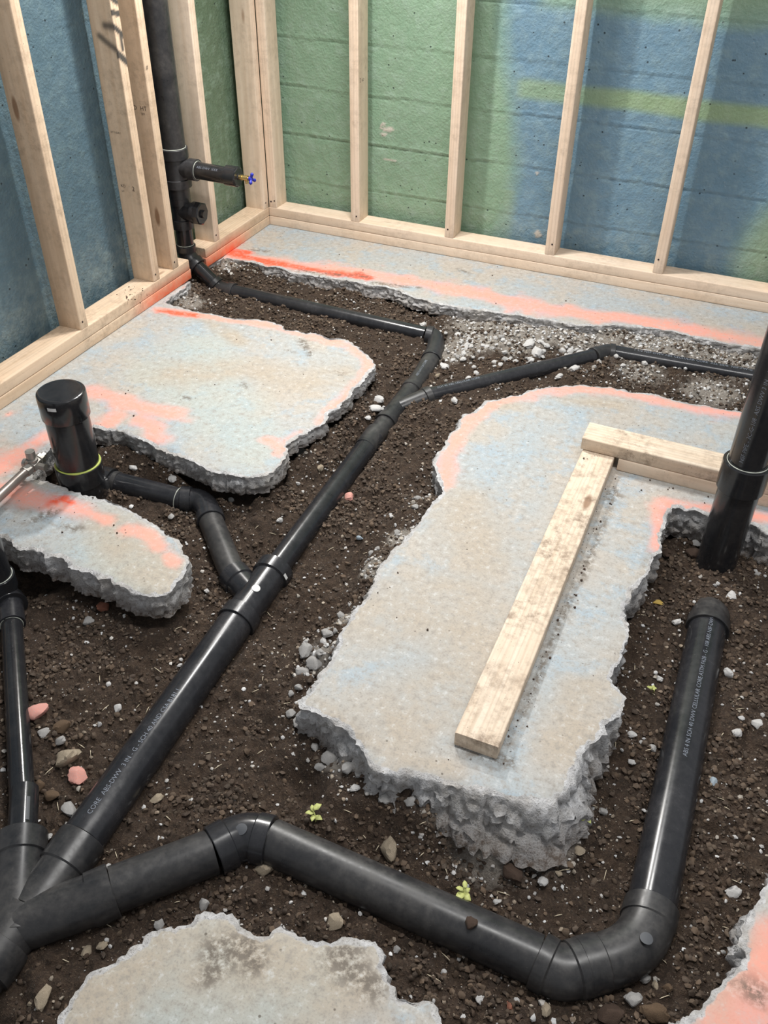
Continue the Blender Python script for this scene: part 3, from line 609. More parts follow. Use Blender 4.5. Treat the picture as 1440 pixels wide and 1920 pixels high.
for pts_, zc, r_, ex in [([(430, 545), (800, 628)], -.05, .028, -.15), ([(815, 650), (700, 822)], -.078, .031, -.1), ([(700, 822), (518, 1066)], -.097, .033, -.1), ([(518, 1066), (441, 1170)], -.11, .041, -.3), ([(441, 1170), (155, 1574)], -.118, .043, -.45),
                         ([(808, 742), (1112, 669)], -.045, .027, -.2), ([(1112, 669), (1152, 662)], -.03, .027, .55), ([(1152, 662), (1250, 679)], -.03, .027, .2), ([(1250, 679), (1500, 722)], -.034, .027, -.3), ([(190, 900), (352, 940)], -.10, .031, -.1), ([(352, 940), (396, 978), (437, 1078)], -.107, .034, -.4), ([(22, 1150), (43, 1510)], -.115, .0245, -.3),
                         ([(213, 1669), (400, 1597), (458, 1568), (508, 1578), (1008, 1801), (1052, 1824), (1200, 1786), (1222, 1700), (1326, 1180)], -.12, .044, -.4), ([(155, 1574), (58, 1712), (213, 1669)], -.125, .046, -.3)]:
    dd = segdist(gx, gy, [tuple(at(u, v, zc))[:2] for u, v in pts_]); lim = zc + ex * r_ + .010 * (fbm(gx, gy, 40, 3, 7) - .5)
    gz = np.where(dd < r_ * 2.6, np.minimum(gz, lim + np.clip(dd - r_ * 1.05, 0, 1) * 1.1), gz)
under = np.zeros_like(gx, bool)
inset = np.zeros_like(gx)
for pl in POLYS: under |= inpoly(gx, gy, pl)
# under the slabs the soil lies at their underside
def blur(a, k):
    for _ in range(k): a = (a + np.roll(a, 1, 0) + np.roll(a, -1, 0) + np.roll(a, 1, 1) + np.roll(a, -1, 1)) / 5
    return a
ub = blur(under.astype(float), 10)
gz = gz * (1 - sm(ub, .5, .95)) + (np.minimum(gz, -.118)) * sm(ub, .5, .95)
idx = np.arange(nx * ny).reshape(nx, ny); q = np.stack([idx[:-1, :-1], idx[1:, :-1], idx[1:, 1:], idx[:-1, 1:]], -1).reshape(-1, 4)
me = npmesh('ground', np.stack([gx, gy, gz], -1).reshape(-1, 3), quads=q); setattrf(me, 'gravel', zone(gx, gy, GRAVEL))
o = link('ground', me, SOIL, None, 180); tag(o, kind='structure')
def gzat(x, y):
    i = (x - GX0) / ST; j = (y - GY0) / ST; i0 = int(min(max(i, 0), nx - 2)); j0 = int(min(max(j, 0), ny - 2)); return float(gz[i0, j0])
def on_soil(u, v):
    """point where the ray through (u, v) meets the soil"""
    z = -.1
    for _ in range(12): p = at(u, v, z); z = .5 * z + .5 * gzat(p.x, p.y)
    return at(u, v, z)

# ================================================================ DRAIN PIPEWORK
NET = empty('drain_pipework', at(470, 1115, -.12)); tag(NET, 'black plastic drain pipework in the trenches, glued up from pipes, wyes and elbows', 'pipework')
def pipe(A, B, r, mat=ABS, parent=NET, name='pipe', cap=(True, True)):
    A = V(A); B = V(B); n = max(2, int((B - A).length / .05)); return MB().add(tube_data([A.lerp(B, k / n) for k in range(n + 1)], [r] * (n + 1), 40, cap)).build(name, mat, parent)
def hubrings(P, d, L, r, R):
    """rings for a socket that starts at P, runs along d for L: pipe r, hub R"""
    return [(P, r), (P, R - .0012), (P + d * .0012, R), (P + d * (L - .001), R)]
def elbow(A, B, corner, r, R, mat=RUB, L=None, parent=NET, name='elbow', body=None):
    """socket at A pointing to the corner, bend, socket at B"""
    A = V(A); B = V(B); K = V(corner); L = L or R * .75; body = body or r * 1.05; da = (K - A).normalized(); db = (K - B).normalized()
    L1 = min(L, (K - A).length * .55); L2 = min(L, (K - B).length * .55)
    ps = hubrings(A, da, L1, r, R); a = A + da * L1; b = B + db * L2; ps += [(a + da * .0015, body)]
    for k in range(1, 12):
        t = k / 12; ps.append(((1 - t) ** 2 * a + 2 * t * (1 - t) * K + t * t * b, body))
    ps += [(b + db * .0015, body)] + [(p, q) for p, q in reversed(hubrings(B, db, L2, r, R))]
    return MB().add(tube_data([p for p, _ in ps], [q for _, q in ps], 40)).build(name, mat, parent)
def straight(A, B, r, R, mat=RUB, parent=NET, name='coupling', ring=False):
    A = V(A); B = V(B); d = (B - A).normalized(); ps = [(A, r), (A, R - .001), (A + d * .001, R)]
    if ring: m = (A + B) / 2; ps += [(m - d * .003, R), (m - d * .002, R + .002), (m + d * .002, R + .002), (m + d * .003, R)]
    ps += [(B - d * .001, R), (B, R - .001), (B, r)]
    return MB().add(tube_data([p for p, _ in ps], [q for _, q in ps], 40)).build(name, mat, parent)
def bead(P, d, r, mat, parent, w=.0022, name='solvent_cement_bead', squash=1):
    d = V(d).normalized(); P = V(P); up = V((0, 0, 1)) if abs(d.z) < .9 else V((1, 0, 0)); N = (up - d * up.dot(d)).normalized(); B = d.cross(N); seg = 40; vs = []; fs = []
    for k in range(seg):
        a = 2 * math.pi * k / seg; ww = w * (.6 + .6 * noise.noise(V((math.cos(a) * 2, math.sin(a) * 2, P.x * 9))) + .3)
        e = N * math.cos(a) + B * math.sin(a)
        for m in range(6):
            b = 2 * math.pi * m / 6; vs.append(P + e * (r + ww * math.cos(b)) + d * ww * math.sin(b))
    for k in range(seg):
        for m in range(6): fs.append((k * 6 + m, k * 6 + (m + 1) % 6, ((k + 1) % seg) * 6 + (m + 1) % 6, ((k + 1) % seg) * 6 + m))
    return MB().add((vs, fs)).build(name, mat, parent, 180)
def pipe_text(parent, A, B, r, body, size, ang, start=.1, mat=WHITE, flip=False, net=None):
    """lettering printed along the pipe from A to B, wrapped round its surface; ang = degrees from the top towards the camera side"""
    A = V(A); B = V(B); d = (B - A).normalized(); up = (V((0, 0, 1)) - d * d.z).normalized() if abs(d.z) < .9 else V((0, -1, 0)); s = d.cross(up)
    vs, fs = text_mesh(body, size); out = []
    wmax = max(v.x for v in vs)
    nv = []; 
    for v in vs:
        a = math.radians(ang) + (-(v.y - size * .35) / r) * (-1 if flip else 1); x = start + (wmax - v.x if flip else v.x)
        out.append(A + d * x + (up * math.cos(a) - s * math.sin(a) * -1) * (r + .0004))
    return MB().add((out, fs)).build('printed_lettering', mat, parent, None)

Z1, Z2, Z3 = -.05, -.085, -.12
R2, R3 = .0285, .043
# stack in the left wall
sx, sy = -.047, -.552
s_top = V((sx, sy, 2.25)); 
stk = pipe((sx, sy, .452), s_top, .0445, ABSD)
tee = MB().add(tube_data(*zip(*[(V((sx, sy, z)), r) for z, r in ((.460, .0445), (.460, .050), (.458, .0515), (.425, .0515), (.423, .047), (.355, .047), (.353, .0515), (.325, .0515), (.325, .036))]), 40))
bz = .392
tee.add(tube_data(*zip(*[(V((x, sy, bz)), r) for x, r in ((sx, .032), (.012, .032), (.014, .037), (.045, .037), (.046, .030))]), 36)); tee.build('sanitary_tee', RUB, NET)
bead((sx, sy, .461), (0, 0, 1), .0455, CEMW, NET, .0016); bead((.047, sy, bz), (1, 0, 0), .031, CEMW, NET, .0012)
arm = pipe((.04, sy, bz), (.178, sy, bz - .002), .0292, ABSC)
pipe_text(arm, (.04, sy, bz), (.178, sy, bz), .0292, 'ABS-DWV  XXX', .012, 48, .018)
straight((.165, sy, bz), (.21, sy, bz), .03, .0345, ABSC, name='end_cap', ring=False)
MB().add(tube_data(*zip(*[(V((x, sy, bz)), r) for x, r in ((.208, .0345), (.213, .031), (.213, .012), (.216, .011))]), 8)).build('threaded_plug', ABSC, NET)
tv = MB().add(tube_data(*zip(*[(V((x, sy, bz)), r) for x, r in ((.21, .008), (.221, .008), (.221, .0095), (.228, .0095), (.228, .007), (.238, .007), (.238, .010), (.252, .010), (.252, .0055), (.262, .0055))]), 16))
tv.add(tube_data([(.243, sy, bz), (.246, sy, bz - .018)], [.006, .006], 12)); tv = tv.build('test_valve', BRASS, NET); tag(tv, 'small brass test valve')
hd = MB()
for a in (90, 215, 330):
    e = V((0, math.cos(math.radians(a)), math.sin(math.radians(a)))); c = V((.263, sy, bz)); hd.add(tube_data([c - e * .002, c + e * .008 + V((.002, 0, 0)), c + e * .017 + V((.005, 0, 0)), c + e * .021 + V((.006, 0, 0))], [.005, .0045, .0062, .003], 12))
hd.add(tube_data([(.255, sy, bz), (.266, sy, bz), (.269, sy, bz)], [.0075, .0075, .004], 14)); h = hd.build('valve_handle', BLUE, tv, 60); h['label'] = 'blue three-lobed handle'
# reducer + cleanout tee
straight((sx, sy, .330), (sx, sy, .285), .03, .040, RUB, name='coupling')
co_ = MB().add(tube_data(*zip(*[(V((sx, sy, z)), r) for z, r in ((.292, .03), (.292, .039), (.262, .039), (.262, .035), (.205, .035), (.205, .040), (.172, .040), (.172, .03))]), 36))
co_.add(tube_data(*zip(*[(V((x, sy - .001, .236)), r) for x, r in ((sx, .033), (.006, .033), (.008, .039), (.024, .039))]), 32)); co_.build('cleanout_tee', RUB, NET)
MB().add(tube_data(*zip(*[(V((x, sy - .001, .236)), r) for x, r in ((.022, .041), (.043, .041), (.046, .036), (.046, .016), (.056, .014))]), 8)).build('cleanout_plug', ABSC, NET, 30)
bead((sx, sy, .171), (0, 0, 1), .031, CEMW, NET, .0012)
pipe((sx, sy, .18), (sx, sy, .095), .0312, ABSC); bead((sx, sy, .108), (0, 0, 1), .0325, CEMW, NET, .0014)
E1 = V((-.030, sy, .055)); slope_a = V((-.012, sy + .012, .030)); e_top = V((sx, sy, .105))
PA = at(412, 536, -.035); PA = V((PA.x, sy - .01, -.037))
sl0 = V((sx, sy, .058)); d_sl = (PA - sl0).normalized()
elbow(e_top, sl0 + d_sl * .055, sl0, .0312, .037, L=.024)
pipe(sl0 + d_sl * .05, PA - d_sl * .02, R2, ABSC)
P1b = at(798, 628, -.06); P1a = at(440, 548, -.042)
elbow(PA - d_sl * .028, P1a, PA + V((.004, 0, -.004)), R2, .0345, L=.024)
p = pipe(P1a - (P1b - P1a).normalized() * .01, P1b, R2, ABS)
K2 = at(824, 634, -.066); P2a = at(808, 676, -.072)
elbow(P1b, P2a, K2, R2, .035, RUB, L=.024)
Y1a = at(775, 728, -.078); Y1b = at(722, 795, -.086); Y1c = at(808, 742, -.062)
p2 = pipe(P2a, Y1a, .031, ABSD); pipe_text(p2, Y1a, P2a, .031, 'ABS 5-6/11/24 CORE', .012, 0, .03)
def wye(A, B, Cc, J, r, R, rb, Rb, mat=RUB, L=.03, name='wye'):
    A = V(A); B = V(B); Cc = V(Cc); J = V(J); m = MB(); d = (B - A).normalized(); body = r * 1.04
    ps = hubrings(A, d, L, r, R) + [(A + d * (L + .0015), body), (B - d * (L + .0015), body)] + list(reversed(hubrings(B, -d, L, r, R))); m.add(tube_data(*zip(*ps), 40))
    e = (J - Cc).normalized(); ps = hubrings(Cc, e, L, rb, Rb) + [(Cc + e * (L + .0015), rb * 1.05), (J, rb * 1.05)]; m.add(tube_data(*zip(*ps), 36)); return m.build(name, mat, NET)
wye(Y1a, Y1b, Y1c, Y1a.lerp(Y1b, .62), .031, .0365, R2, .0335, ABSD, .022)
PRb = at(1112, 669, -.03)
pr = pipe(Y1c, PRb, .027, ABS); pipe_text(pr, Y1c, PRb, .027, 'SCH 40 ABS CELLULAR CORE', .0115, 5, .02)
PR2a = at(1152, 662, -.03); PR2b = at(1420, 709, -.034); PR3 = PR2b + (PR2b - PR2a).normalized() * .5
elbow(PRb, PR2a, at(1133, 660, -.029), .027, .0315, ABSD, L=.018)
pr2 = pipe(PR2a, PR3, .027, ABS); pipe_text(pr2, PR2a, PR3, .027, '1 1/2 NSF-DWV ABS CELLULAR CORE  ALL SIDE  NSF-PW-G  3C-ASTM', .0145, 6, .06)
W2a = at(518, 1066, -.105)
# two lengths of main with a slip joint
Mj = at(700, 822, -.088); pipe(Y1b, Mj, .031, ABSD); p3 = pipe(Mj, W2a + (W2a - Mj).normalized() * .02, .0325, ABS, cap=(True, True))
straight(at(706, 812, -.0875), at(684, 842, -.089), .031, .0338, ABSD)
# double-size wye on the main
W2b = at(441, 1170, -.115); W2c = at(437, 1078, -.108); Jw = at(482, 1130, -.113)
wy = wye(W2a, W2b, W2c, Jw, .041, .0485, .036, .042, ABS, .036)
def disc_on(parent, P, r, n, mat, rad=None, name='sticker', label=None, axis=None, w=None):
    """small label sheet lying on a surface at P with normal n"""
    n = V(n).normalized(); a = V(axis or (0, 1, 0)); a = (a - n * a.dot(n)).normalized(); b = n.cross(a); ww = w or r; R = rad
    vs = []; 
    K = 7
    pts = [(i / K * 2 - 1, j / K * 2 - 1) for i in range(K + 1) for j in range(K + 1)]
    for s_, t_ in pts:
        if w is None: f = 1 / math.sqrt(1 + min(s_ * s_, t_ * t_) / max(max(s_ * s_, t_ * t_), 1e-9)); s_ *= f; t_ *= f
        y_ = t_ * ww; drop = (R - math.sqrt(max(R * R - y_ * y_, 0))) if R else 0
        vs.append(P + a * (s_ * r) + b * y_ - n * drop + n * .0012)
    fs = [(i * (K + 1) + j, (i + 1) * (K + 1) + j, (i + 1) * (K + 1) + j + 1, i * (K + 1) + j + 1) for i in range(K) for j in range(K)]
    o = MB().add((vs, fs)).build(name, mat, parent, 180)
    if label: o['label'] = label
    return o
dm = (W2b - W2a).normalized()
def surf(A, B, u, v, r):
    """point on the cylinder A-B of radius r under pixel (u, v)"""
    A = V(A); d = (V(B) - A).normalized(); o = V(CAM); q = V(ray(u, v)).normalized(); w0 = o - A; a = q - d * q.dot(d); b = w0 - d * w0.dot(d)
    aa = a.dot(a); bb = 2 * a.dot(b); cc = b.dot(b) - r * r; D = max(bb * bb - 4 * aa * cc, 0); t = (-bb - math.sqrt(D)) / (2 * aa); P = o + q * t; ax = A + d * (P - A).dot(d); return P, (P - ax).normalized()
P, n = surf(W2a, W2b, 480, 1103, .0427); disc_on(wy, P, .0105, n, LABEL, .0427, label='round pale sticker', axis=dm)
P, n = surf(W2a, W2b, 535, 1081, .0485); st_ = disc_on(wy, P, .008, n, LABEL, .0485, w=.0045, name='barcode_sticker', label='small white barcode sticker', axis=dm.cross(n))
# 3-inch main to the junction
P3a = W2b; P3b = at(155, 1574, -.120); dm3 = (P3b - P3a).normalized()
pm = pipe(P3a - dm3 * .01, P3b, R3, ABS); pipe_text(pm, P3b, P3a, R3, 'CORE  ABS-DWV  3 IN - G - SCH 40 AND CSA B181.1', .014, 2, .03)
Jc = at(58, 1712, -.128); JH = at(112, 1632, -.123)
def rings_line(spec): return tube_data(*zip(*spec), 40)
J = MB(); d3 = (Jc - P3b).normalized()
J.add(rings_line(hubrings(P3b, d3, .062, R3, .048) + [(P3b + d3 * .064, .045), (Jc, .045)]))
P6a = at(213, 1669, -.12); P6j = at(170, 1688, -.121); d6 = (P6j - P6a).normalized(); Jd = at(30, 1738, -.130)
J.add(rings_line(hubrings(P6a, d6, (P6j - P6a).length, R3, .0495) + [(P6j + d6 * .0015, .0465), (Jd, .0465)]))
P7e = at(42, 1566, -.118); Jo = at(38, 1620, -.122); d7 = (Jo - P7e).normalized()
J.add(rings_line(hubrings(P7e, d7, .045, .026, .047) + [(P7e + d7 * .047, .0435), (at(30, 1760, -.130), .0435)]))
Jx = at(-60, 1860, -.137); dx = (Jx - Jd).normalized()
J.add(rings_line([(Jd - dx * .03, .03), (Jd - dx * .028, .047), (Jd + dx * .03, .047), (Jd + dx * .0315, .052), (Jd + dx * .085, .052), (Jd + dx * .086, .045)])); J.build('double_wye', ABSD, NET)
pipe(Jd + dx * .08, Jx + dx * .25, .0455, ABSD)
# left branch up to the wall
P7a = at(22, 1165, -.115); P7b = at(43, 1510, -.116)
p7 = pipe(P7a, P7b, .0245, ABSC); P7c = at(46, 1480, -.116)
cp7 = straight(P7c, P7e + d7 * .004, .0245, .0275, ABSC)
P, n = surf(P7c, P7e, 52, 1515, .0275); disc_on(cp7, P, .026, n, GREY, .0275, w=.0035, name='barcode_sticker', axis=(P7e - P7c)) if True else None
RV = at(-6, 1085, -.05); pipe(RV + V((0, 0, -.01)), RV + V((0, 0, 2.2)), .037, ABSC, name='riser'); bead(RV + V((0, 0, .012)), (0, 0, 1), .038, CEMW, NET, .0014)
elbow(RV + V((0, 0, .012)), at(20, 1140, -.113), RV + V((.0, 0, -.065)), .037, .043, ABSC, L=.04, name='sweep_elbow')
straight(at(17, 1124, -.112), at(22, 1172, -.115), .0255, .032, ABS)
bead(at(22, 1172, -.115), P7b - P7a, .0255, CEMW, NET, .0014)
# branch to the right: 3-inch run
P6b = at(400, 1597, -.12); pipe(P6a, P6b, R3, ABSD)
P5a = at(508, 1578, -.12); P5b = at(1008, 1801, -.12); E3 = at(458, 1566, -.12)
e3 = elbow(P6b, P5a, E3, R3, .0485, ABS, L=.034)
P, n = surf(E3 + (P6b - E3) * .02, E3 + V((1, .0, 0)), 453, 1555, .045); disc_on(e3, P + n * .0012, .011, n, GREY, .046, axis=(1, 0, 0), name='moulding_disc')
p5 = pipe(P5a, P5b, R3, ABSD)
E4m = at(1098, 1812, -.12); E4k = at(1052, 1826, -.12)
elbow(P5b, E4m, E4k, R3, .0485, ABSD, L=.038)
P4a = at(1222, 1700, -.122); E5k = at(1200, 1786, -.12)
e5 = elbow(at(1090, 1814, -.12), P4a, E5k, R3, .049, ABSD, L=.036, body=.0465)
P, n = surf(E5k + (P4a - E5k) * .3, P4a, 1212, 1760, .047); disc_on(e5, P + n * .0006, .011, n, GREY, .047, axis=P4a - E5k, name='moulding_disc')
P4b = at(1326, 1180, -.125); p4 = pipe(P4a, P4b, R3 + .001, ABS); pipe_text(p4, P4a, P4b, R3 + .001, 'ABS 4 IN SCH 40 DWV CELLULAR CORE ASTM F628 - G - 108 ABS NSF-DWV', .013, 2, .32)
d4 = (P4b - P4a).normalized()
elbow(P4b - d4 * .004, P4b + d4 * .088 + V((0, .0, -.13)), P4b + d4 * .09, R3, .0505, ABSD, L=.03, body=.0475)
# clear tape on the last bend
P, n = surf(at(1040, 1822, -.12), at(1110, 1806, -.12), 1136, 1845, .049); disc_on(e5, P, .010, n, LABEL, .049, w=.005, name='tape_strip', label='short strip of whitish tape')
# capped closet riser
RT = at(113, 732, .255); RB = V((RT.x, RT.y, .0))
Rr = pipe((RB.x, RB.y, .02), (RB.x, RB.y, .235), .056, ABSC, name='riser')
cap = MB().add(tube_data(*zip(*[(V((RB.x, RB.y, z)), r) for z, r in ((.183, .056), (.183, .0600), (.1845, .061), (.247, .0615), (.252, .0602), (.2545, .057), (.255, .05))]), 48)).build('end_cap', ABSC, NET)
P, n = surf(RB, RT, 97, 769, .061); cs = disc_on(cap, P, .0048, n, LABEL, .061, w=.0115, name='barcode_sticker', label='small white barcode sticker', axis=(0, 0, 1)); cs.scale = (1, 1, 1)
bead((RB.x, RB.y, .035), (0, 0, 1), .0575, CEMENT, NET, .0034)
PSa = at(214, 905, -.095); PSb = at(352, 940, -.105); dps = (PSb - PSa).normalized(); Kc = V((RB.x, RB.y, -.095))
m = MB(); spec = [(V((RB.x, RB.y, .035)), .05), (V((RB.x, RB.y, .035)), .0605), (V((RB.x, RB.y, .033)), .062), (V((RB.x, RB.y, -.02)), .062), (V((RB.x, RB.y, -.022)), .0585)]
a0 = V((RB.x, RB.y, -.03)); b0 = at(192, 899, -.094)
for k in range(1, 14):
    t = k / 14; spec.append(((1 - t) ** 2 * a0 + 2 * t * (1 - t) * Kc + t * t * b0, .0585 + (.036 - .0585) * t ** 1.5))
dB = (PSa - b0).normalized(); spec += [(b0, .036), (b0 + dB * .001, .0395), (b0 + dB * .034, .0395), (b0 + dB * .035, .030)]
m.add(rings_line(spec)); m.build('closet_elbow', ABSC, NET)
pipe(b0 + dB * .02, PSb, .0325, ABS); straight(PSa, PSa + dps * .014, .031, .0345, ABSD)
PTa = at(396, 978, -.108); K6 = at(386, 938, -.107)
elbow(at(340, 937, -.1045), PTa, K6, .0325, .0385, ABS, L=.028, name='elbow')
pipe(PTa, W2c, .0335, ABSD)
bead(at(336, 936, -.1045), dps, .0335, CEMW, NET, .0014)

# separate pipe standing at the right
VB = at(1340, 1062, -.115); VB2 = VB + V((0, 0, .9))
SP = empty('standing_drain_pipe', VB); tag(SP, 'tall black plastic pipe standing upright in the hole at the right edge', 'pipe')
hc = .33
lp = pipe(VB + V((0, 0, -.09)), VB + V((0, 0, hc - .02)), .0490, ABSC, SP, name='lower_pipe')
cpl = MB().add(tube_data(*zip(*[(VB + V((0, 0, z)), r) for z, r in ((hc - .075, .049), (hc - .075, .0535), (hc - .073, .0555), (hc, .0565), (hc + .002, .055), (hc + .002, .046))]), 40)).build('coupling', ABSC, SP)
up_ = pipe(VB + V((0, 0, hc - .01)), VB + V((0, 0, 2.3)), .0455, ABSC, SP, name='upper_pipe'); bead(VB + V((0, 0, hc + .002)), (0, 0, 1), .0475, CEMW, SP, .0014)
def vtext(parent, base, r, body, size, ang, z0):
    vs, fs = text_mesh(body, size); out = []
    for v in vs:
        a = math.radians(ang) + (v.y) / r * -1; out.append(base + V((math.cos(a) * (r + .0004), math.sin(a) * (r + .0004), z0 + v.x)))
    return MB().add((out, fs)).build('printed_lettering', WHITE, parent, None)
vtext(up_, VB, .0455, 'NSF PIPE - 3C-G-108  ABS DWV 3 IN. - ( NSF-DWV ) ASTM', .014, 255, hc + .02)
# thin vent pipe left of the stack
vp = MB().add(tube_data([(-.085, -.640, .078), (-.085, -.640, 2.2)], [.0165, .0165], 20)).build('vent_pipe', ABSC); tag(vp, 'thin black pipe rising behind the paired studs, left of the thick stack', 'pipe')
# stop valve and tube at the left edge
VA = at(66, 868, .05); VTb = at(-60, 985, .045)
SV = empty('water_stop_valve', VA); tag(SV, 'chromed stop valve with upright threaded outlet on a metal tube beside the capped riser', 'valve')
dv = (VTb - VA).normalized()
q_ = MB().add(tube_data([VA + dv * .03, VA + dv * .13, VTb + dv * .1, VTb + dv * .14 + V((0, 0, -.02)), VTb + dv * .15 + V((0, 0, -.05))], [.0125] * 5, 20)).build('supply_tube', STEELD, SV, 60)
b = MB().add(tube_data(*zip(*[(VA + dv * t, r) for t, r in ((.045, .0125), (.045, .0155), (.028, .0158), (.027, .0125), (.022, .0125), (.022, .0175), (.006, .0175), (.004, .013), (-.012, .0125), (-.014, .0155), (-.026, .0155), (-.028, .0095), (-.04, .009))]), 6))
b.build('compression_nut', STEEL, SV, 25)
b = MB().add(tube_data(*zip(*[(VA + V((0, 0, z)) + dv * .008, r) for z, r in ((-.012, .010), (0, .011), (.012, .0115), (.013, .0155), (.019, .0155), (.020, .0105), (.024, .0105), (.025, .0125), (.043, .0125), (.0435, .0085), (.028, .008))]), 24, (True, False))).build('threaded_outlet', STEEL, SV, 30)
s_ = dv.cross(V((0, 0, 1))); MB().add(tube_data([VA + s_ * -.03 + V((0, 0, -.008)), VA + s_ * .03 + V((0, 0, -.008))], [.009, .009], 8)).add(tube_data([VA + s_ * .028 + V((0, 0, -.008)), VA + s_ * .036 + V((0, 0, -.008))], [.013, .013], 12)).build('valve_stem', STEEL, SV, 30)

# ================================================================ BOARDS ON THE SLAB
a0 = V((1.6825, -2.2195, .019)); a1 = V((1.677, -1.118, .019))
lb = lumber('lumber_board', a0, a1, (1, .005, 0), .0875, .0375, WOODD); tag(lb, 'long dirty pale board lying lengthwise on the centre slab', 'board')
yB = -1.14
b1 = lumber('lumber_board', (1.734, yB + .0, .0192), (2.75, yB - .012, .0192), (0, 1, 0), .0875, .0375, WOODC); tag(b1, 'lower board of the crosswise pair on the centre slab', 'board', None)
b2 = lumber('lumber_board', (1.628, yB + .002 - .03 + .03, .0580), (2.75, yB - .012, .0580), (0, 1, 0), .0875, .0375, WOODD); tag(b2, 'upper muddy board of the crosswise pair, lapping over the long board end', 'board')

# ================================================================ STONES
def rock_mesh(name, sub, seed, sq=(1, 1, 1), amp=.28, freq=1.6):
    import bmesh
    bm = bmesh.new(); bmesh.ops.create_icosphere(bm, subdivisions=sub, radius=.5)
    for v in bm.verts:
        n = v.co.normalized(); d = 1 + amp * noise.noise(n * freq + V((seed * 3.1, 0, 0))) + amp * .5 * noise.noise(n * freq * 2.3 + V((0, seed * 2.7, 0))) + amp * .25 * noise.noise(n * freq * 5 + V((0, 0, seed)))
        # facets
        for k in range(7):
            f = V((math.sin(seed * 7 + k * 2.1), math.cos(seed * 5 + k * 3.3), math.sin(seed * 3 + k * 1.7))).normalized(); h = .36 + .07 * math.sin(seed + k * 5)
            c = n.dot(f) * d * .5
            if c > h: d *= h / c * .85 + .15
        v.co = V((n.x * sq[0], n.y * sq[1], n.z * sq[2])) * d * .5
    me = bpy.data.meshes.new(name); bm.to_mesh(me); bm.free(); return me
RM = {}
for key, m in SM.items():
    RM[key] = []
    for k in range(5):
        me = rock_mesh('rubble_stone', 3, k * 1.7 + len(key), (1, .78 + .1 * (k % 3), .62 + .08 * (k % 2)), .35 if key != 'brown' else .2)
        me.materials.append(m); me.shade_smooth(); me.set_sharp_from_angle(angle=math.radians(32)); RM[key].append(me)
KN = {'white': ('rubble_stone', 'white'), 'grey': ('rubble_stone', 'grey'), 'tan': ('rubble_stone', 'tan'), 'brown': ('soil_clod', 'brown'), 'dark': ('soil_clod', 'dark brown'), 'pink': ('concrete_chip', 'pink-painted'), 'red': ('brick_chip', 'brick-red'), 'blue': ('concrete_chip', 'bluish')}
REG = [((980, 645), 'in the pale rubble between the back slab and the thin drain'), ((1290, 660), 'in the rubble bank behind the thin right-hand drain'), ((700, 760), 'beside the upper wye'), ((560, 880), 'in the soil right of the left slab'), ((300, 880), 'in the trench behind the capped riser outlet'),
       ((780, 950), 'against the left rim of the centre slab'), ((590, 1230), 'at the left corner of the centre slab'), ((120, 1400), 'on the soil between the thin left pipe and the main drain'), ((170, 1150), 'on the soil under the slab tongue'), ((420, 1250), 'on the soil along the main drain'),
       ((640, 1450), 'under the near left corner of the centre slab'), ((760, 1590), 'on the soil above the near drain run'), ((150, 1800), 'in the soil left of the near slab'), ((450, 1700), 'between the near slab and the drain bend'), ((850, 1820), 'in the soil below the near drain run'), ((1060, 1560), 'below the near end of the centre slab'),
       ((1200, 1400), 'between the centre slab and the long right drain'), ((1400, 1370), 'on the soil right of the long right drain'), ((1200, 1870), 'below the lower right drain bend'), ((1370, 1700), 'beside the pink slab corner'), ((1290, 1130), 'around the foot of the standing pipe'), ((680, 1020), 'on the soil right of the main drain'), ((1000, 710), 'in front of the thin right-hand drain'), ((420, 560), 'in the soil by the left plate')]
def region(u, v):
    return min(REG, key=lambda r: ((r[0][0] - u) / 1.0) ** 2 + ((r[0][1] - v) * 1.0) ** 2)[1]
NR = 0; used = {}
def rock(u, v, spx, kind, P=None, sink=.15, label=None):
    global NR
    NR += 1; P = P or on_soil(u, v); s = spx * pxm(P) * 1.05; nm, adj = KN[kind]
    src = random.choice(RM[kind]); o = bpy.data.objects.new(nm, src); C.objects.link(o)
    o.scale = (s * random.uniform(.92, 1.12), s * random.uniform(.9, 1.1), s * random.uniform(.85, 1.05)); o.rotation_euler = (random.uniform(-.4, .4), random.uniform(-.4, .4), random.uniform(0, 6.28))
    o.location = P + V((0, 0, s * (.30 - sink)))
    what = {'rubble_stone': 'rubble stone', 'soil_clod': 'soil clod', 'concrete_chip': 'concrete chip', 'brick_chip': 'brick chip'}[nm]
    r = region(u, v); lab = label or f'{adj} {what} {r}'
    if not label: lab = ('bigger ' if spx >= 22 else 'small ') + lab
    tag(o, lab, 'stone' if 'stone' in nm else 'clod' if 'clod' in nm else 'chip', None if label else f'{adj} {what}s {r}')
    return o
